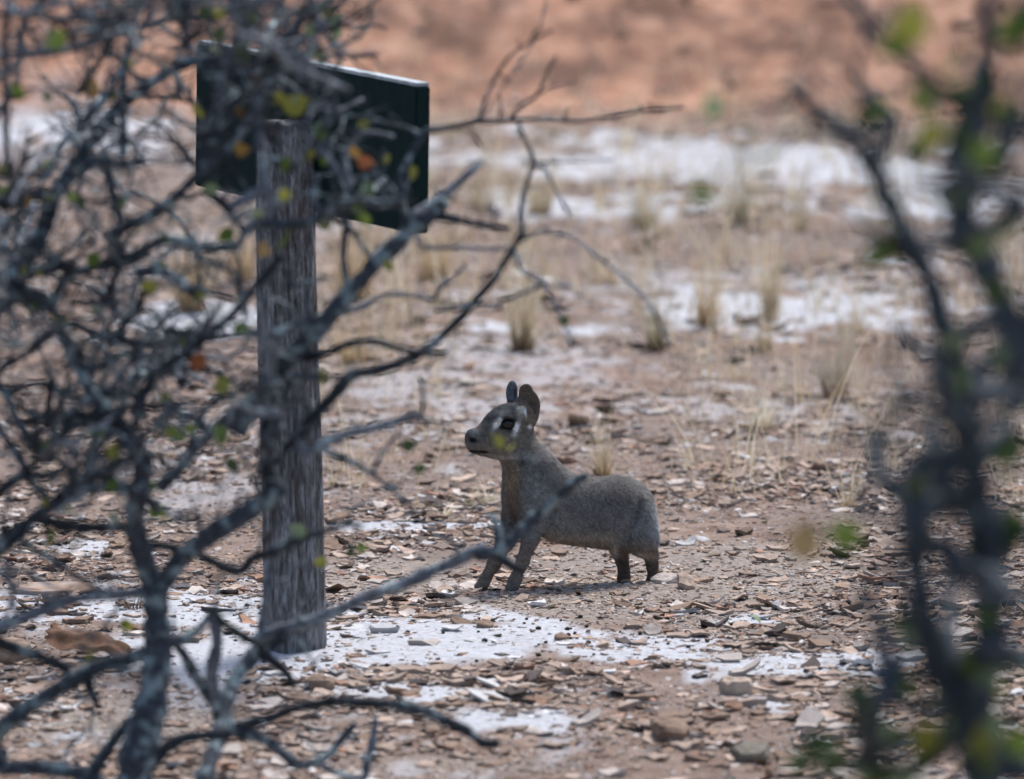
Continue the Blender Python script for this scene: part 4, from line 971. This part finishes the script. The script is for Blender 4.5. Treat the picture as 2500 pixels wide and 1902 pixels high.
# right shrub, much nearer the camera
def keep_right(u, v): return u < 1900 and v > 500 or u < 1780
RS = Shrub((at(2330, 1500, 12.2).x, 12.2, 0), 'dark leafy shrub out of focus along the right edge', 1, .6, keep_right, .86); RS.leaf_side = True
rb = m_bark_right
RS.branch('S', [(1450, -20), (1480, 100), (1490, 220), (1500, 400), (1485, 600), (1490, 760), (1460, 900), (1420, 1020), (1390, 1150), (1380, 1300), (1400, 1450), (1450, 1720)], 105, 165, rb, Y=12.2, drift=0, root=True, name='trunk', twig=.5)
RS.branch('Q', [(2000, 2700), (1990, 1700), (1960, 900), (1900, 500), (1960, -400), (1930, -1500)], 150, 70, rb, Y=11.5, drift=0, root=True, name='stem', twig=.6)
for (cr_, pts, w0, w1) in [
 ('Q', [(1540, 1680), (1530, 1520), (1510, 1350), (1490, 1200), (1460, 1050), (1430, 880), (1420, 720), (1370, 580), (1310, 430), (1280, 300), (1230, 150), (1150, 0), (1080, -120), (1000, -260), (960, -330), (975, -420)], 112, 75),
 ('P', [(985, 1080), (940, 960), (820, 840), (680, 750), (560, 640), (470, 540)], 80, 60),
 ('P', [(1120, 800), (1080, 720), (960, 600), (870, 480)], 80, 50),
 ('P', [(1040, 1010), (1090, 900), (1120, 800)], 70, 70),
 ('P', [(1640, 760), (1500, 640), (1350, 500), (1180, 340), (1040, 240), (960, 130), (860, 0)], 60, 60),
 ('P', [(1500, 1090), (1600, 1000), (1660, 850), (1690, 650), (1720, 480), (1740, 250), (1730, -20)], 110, 60),
 ('P', [(1900, 700), (1850, 900), (1840, 1000)], 90, 90),
 ('P', [(1760, 1760), (1700, 1660), (1640, 1580), (1570, 1480), (1580, 1380), (1610, 1200), (1640, 1000)], 150, 100),
 ('P', [(1960, 40), (1930, 200), (1900, 340)], 70, 50),
 ('Q', [(1800, 720), (1770, 600), (1720, 450), (1680, 330), (1600, 200), (1530, 40)], 100, 100),
 ('Q', [(1460, 1210), (1300, 1230), (1185, 1265), (1160, 1400), (1170, 1550), (1185, 1680)], 80, 80),
 ('Q', [(1360, 560), (1480, 500), (1600, 440), (1710, 420)], 70, 80),
 ('Q', [(1480, 1110), (1600, 1040), (1700, 980), (1830, 880)], 50, 60),
 ('S', [(1000, -10), (1015, 150), (1010, 300), (1030, 450), (1060, 600), (1090, 750), (1110, 900), (1150, 1020), (1250, 1130), (1375, 1260)], 88, 95),
 ('S', [(1030, 190), (1180, 200), (1260, 310), (1350, 370), (1480, 420)], 80, 70),
 ('S', [(1380, 1320), (1250, 1400), (1100, 1560), (900, 1650), (700, 1700)], 90, 50),
 ('S', [(1150, 1020), (950, 1060), (800, 1160), (640, 1180)], 40, 24),
 ('S', [(900, 1650), (860, 1500), (850, 1400)], 44, 30),
 ('S', [(900, 1650), (700, 1580), (520, 1560), (400, 1470), (300, 1400)], 60, 40),
 ('S', [(1420, 1440), (1560, 1550), (1720, 1640)], 110, 100),
 ('P', [(700, 760), (520, 820), (330, 1000), (250, 1000)], 22, 16),
 ('P', [(540, 660), (380, 680), (150, 700), (60, 720)], 24, 14),
 ('P', [(1280, 1640), (1100, 1560), (960, 1450), (860, 1400)], 50, 36),
 ('Q', [(1240, 200), (1080, 60), (950, 100)], 44, 34),
 ('S', [(1015, 100), (850, 30), (700, -40), (560, 60)], 26, 16),
 ('Q', [(1430, 900), (1200, 880), (1080, 940), (1050, 820)], 36, 30),
 ('Q', [(1160, 1400), (1020, 1360), (900, 1420), (860, 1500)], 26, 18),
 ('S', [(1460, 860), (1330, 900), (1290, 960)], 30, 22),
]: RS.branch(cr_, pts, w0, w1, rb)
RS.leaves([(1545, 228, 'p', 60), (1900, 232, 'g', 40), (2030, 150, 'g', 70), (1960, 48, 'y', 90), (2055, 120, 'd', 70), (1875, 340, 'd', 50), (2005, 290, 'y', 66), (2072, 285, 'g', 60), (1905, 520, 'y', 90), (1890, 560, 'g', 60), (1630, 335, 'g', 60), (1512, 418, 'g', 50),
 (2100, 520, 'g', 90), (2140, 235, 'y', 70), (2185, 250, 'g', 60), (1735, 1165, 't', 80), (1822, 1150, 'g', 70), (2085, 1422, 'g', 70), (1985, 1510, 'o', 60), (2010, 1592, 'y', 80), (1862, 1530, 'y', 50), (2165, 480, 'g', 70), (2185, 1150, 'd', 90), (1985, 215, 'g', 60),
 (1870, 250, 'd', 50), (2190, 60, 'g', 80), (2150, 620, 'd', 70), (2110, 1600, 'y', 80), (2060, 1540, 'd', 60), (2190, 1420, 'd', 70), (2170, 970, 'd', 70), (1975, 320, 'd', 60), (2120, 1180, 'd', 80), (2180, 1020, 'y', 60), (1940, 1340, 'd', 50), (1915, 1580, 'p', 60), (2080, 410, 'p', 60),
 (2030, 430, 'p', 50), (1960, 180, 'p', 50), (2110, 330, 'd', 70), (1925, 430, 'd', 50), (2160, 760, 'p', 60), (1800, 1620, 'p', 60), (1730, 1640, 'd', 60), (2200, 1600, 'g', 70)])

rt = random.Random(5)
for _ in range(44):
    cand = RS.samples[(RS.samples[:, 0] > 2080) & (RS.samples[:, 1] > 0) & (RS.samples[:, 1] < 1902)]
    q_ = cand[rt.randrange(len(cand))]; a = rt.uniform(-2.6, .3); L = rt.uniform(120, 330); pts = [(q_[0], q_[1])]
    for k in range(4): a += rt.gauss(0, .35); pts.append((pts[-1][0] + math.cos(a) * L / 4, pts[-1][1] + math.sin(a) * L / 4))
    if any(u < 2060 or (v < 420 and u < 2200) for u, v in pts): continue
    w_ = rt.uniform(16, 40); RS.branch('N', pts, w_, w_ * .5, rb, drift=rt.uniform(-.4, .4))
cand = RS.samples[(RS.samples[:, 0] > 2120) & (RS.samples[:, 1] > -30)]
RS.leaves([(q_[0] / K22 + rt.gauss(0, 14), q_[1] / K22 + rt.gauss(0, 14), rt.choice('dddgp'), rt.uniform(40, 72)) for q_ in (cand[rt.randrange(len(cand))] for _ in range(30))])
low = RS.samples[(RS.samples[:, 1] > 1640)]
RS.leaves([(q_[0] / K22 + rt.gauss(0, 16), q_[1] / K22 + rt.gauss(0, 14), rt.choice('ddgpy'), rt.uniform(40, 66)) for q_ in (low[rt.randrange(len(low))] for _ in range(36))])

# ------------------------------------------------------------------ litter
p0 = on_ground(2140 * K22, 1322 * K22); p1 = on_ground(2206 * K22, 1326 * K22)
V, Fc = [], []; tube(V, Fc, [Vector((p0.x + (p1.x - p0.x + .06) * f, p0.y + .01 * math.sin(f * 5), float(height(p0.x, p0.y)) + .009 + .006 * math.sin(f * 4))) for f in np.linspace(0, 1, 9)], [.006, .007, .006, .008, .007, .006, .007, .005, .004], 8, .1)
o = mesh_obj('fallen_stick', V, Fc, m_bark, origin=tuple(p0)); tag(o, 'short dark grey stick lying on the ground at the right edge', 'stick')
p0 = on_ground(1628 * K22, 1354 * K22)
o = bpy.data.objects.new('fallen_leaf', LEAFMESH['p']); COL.objects.link(o); o.location = (p0.x, p0.y, float(height(p0.x, p0.y)) + .012); o.scale = (.018,) * 3; o.rotation_euler = (R(35), 0, R(60))
tag(o, 'single pale green leaf lying on the rubble right of the animal', 'leaf')
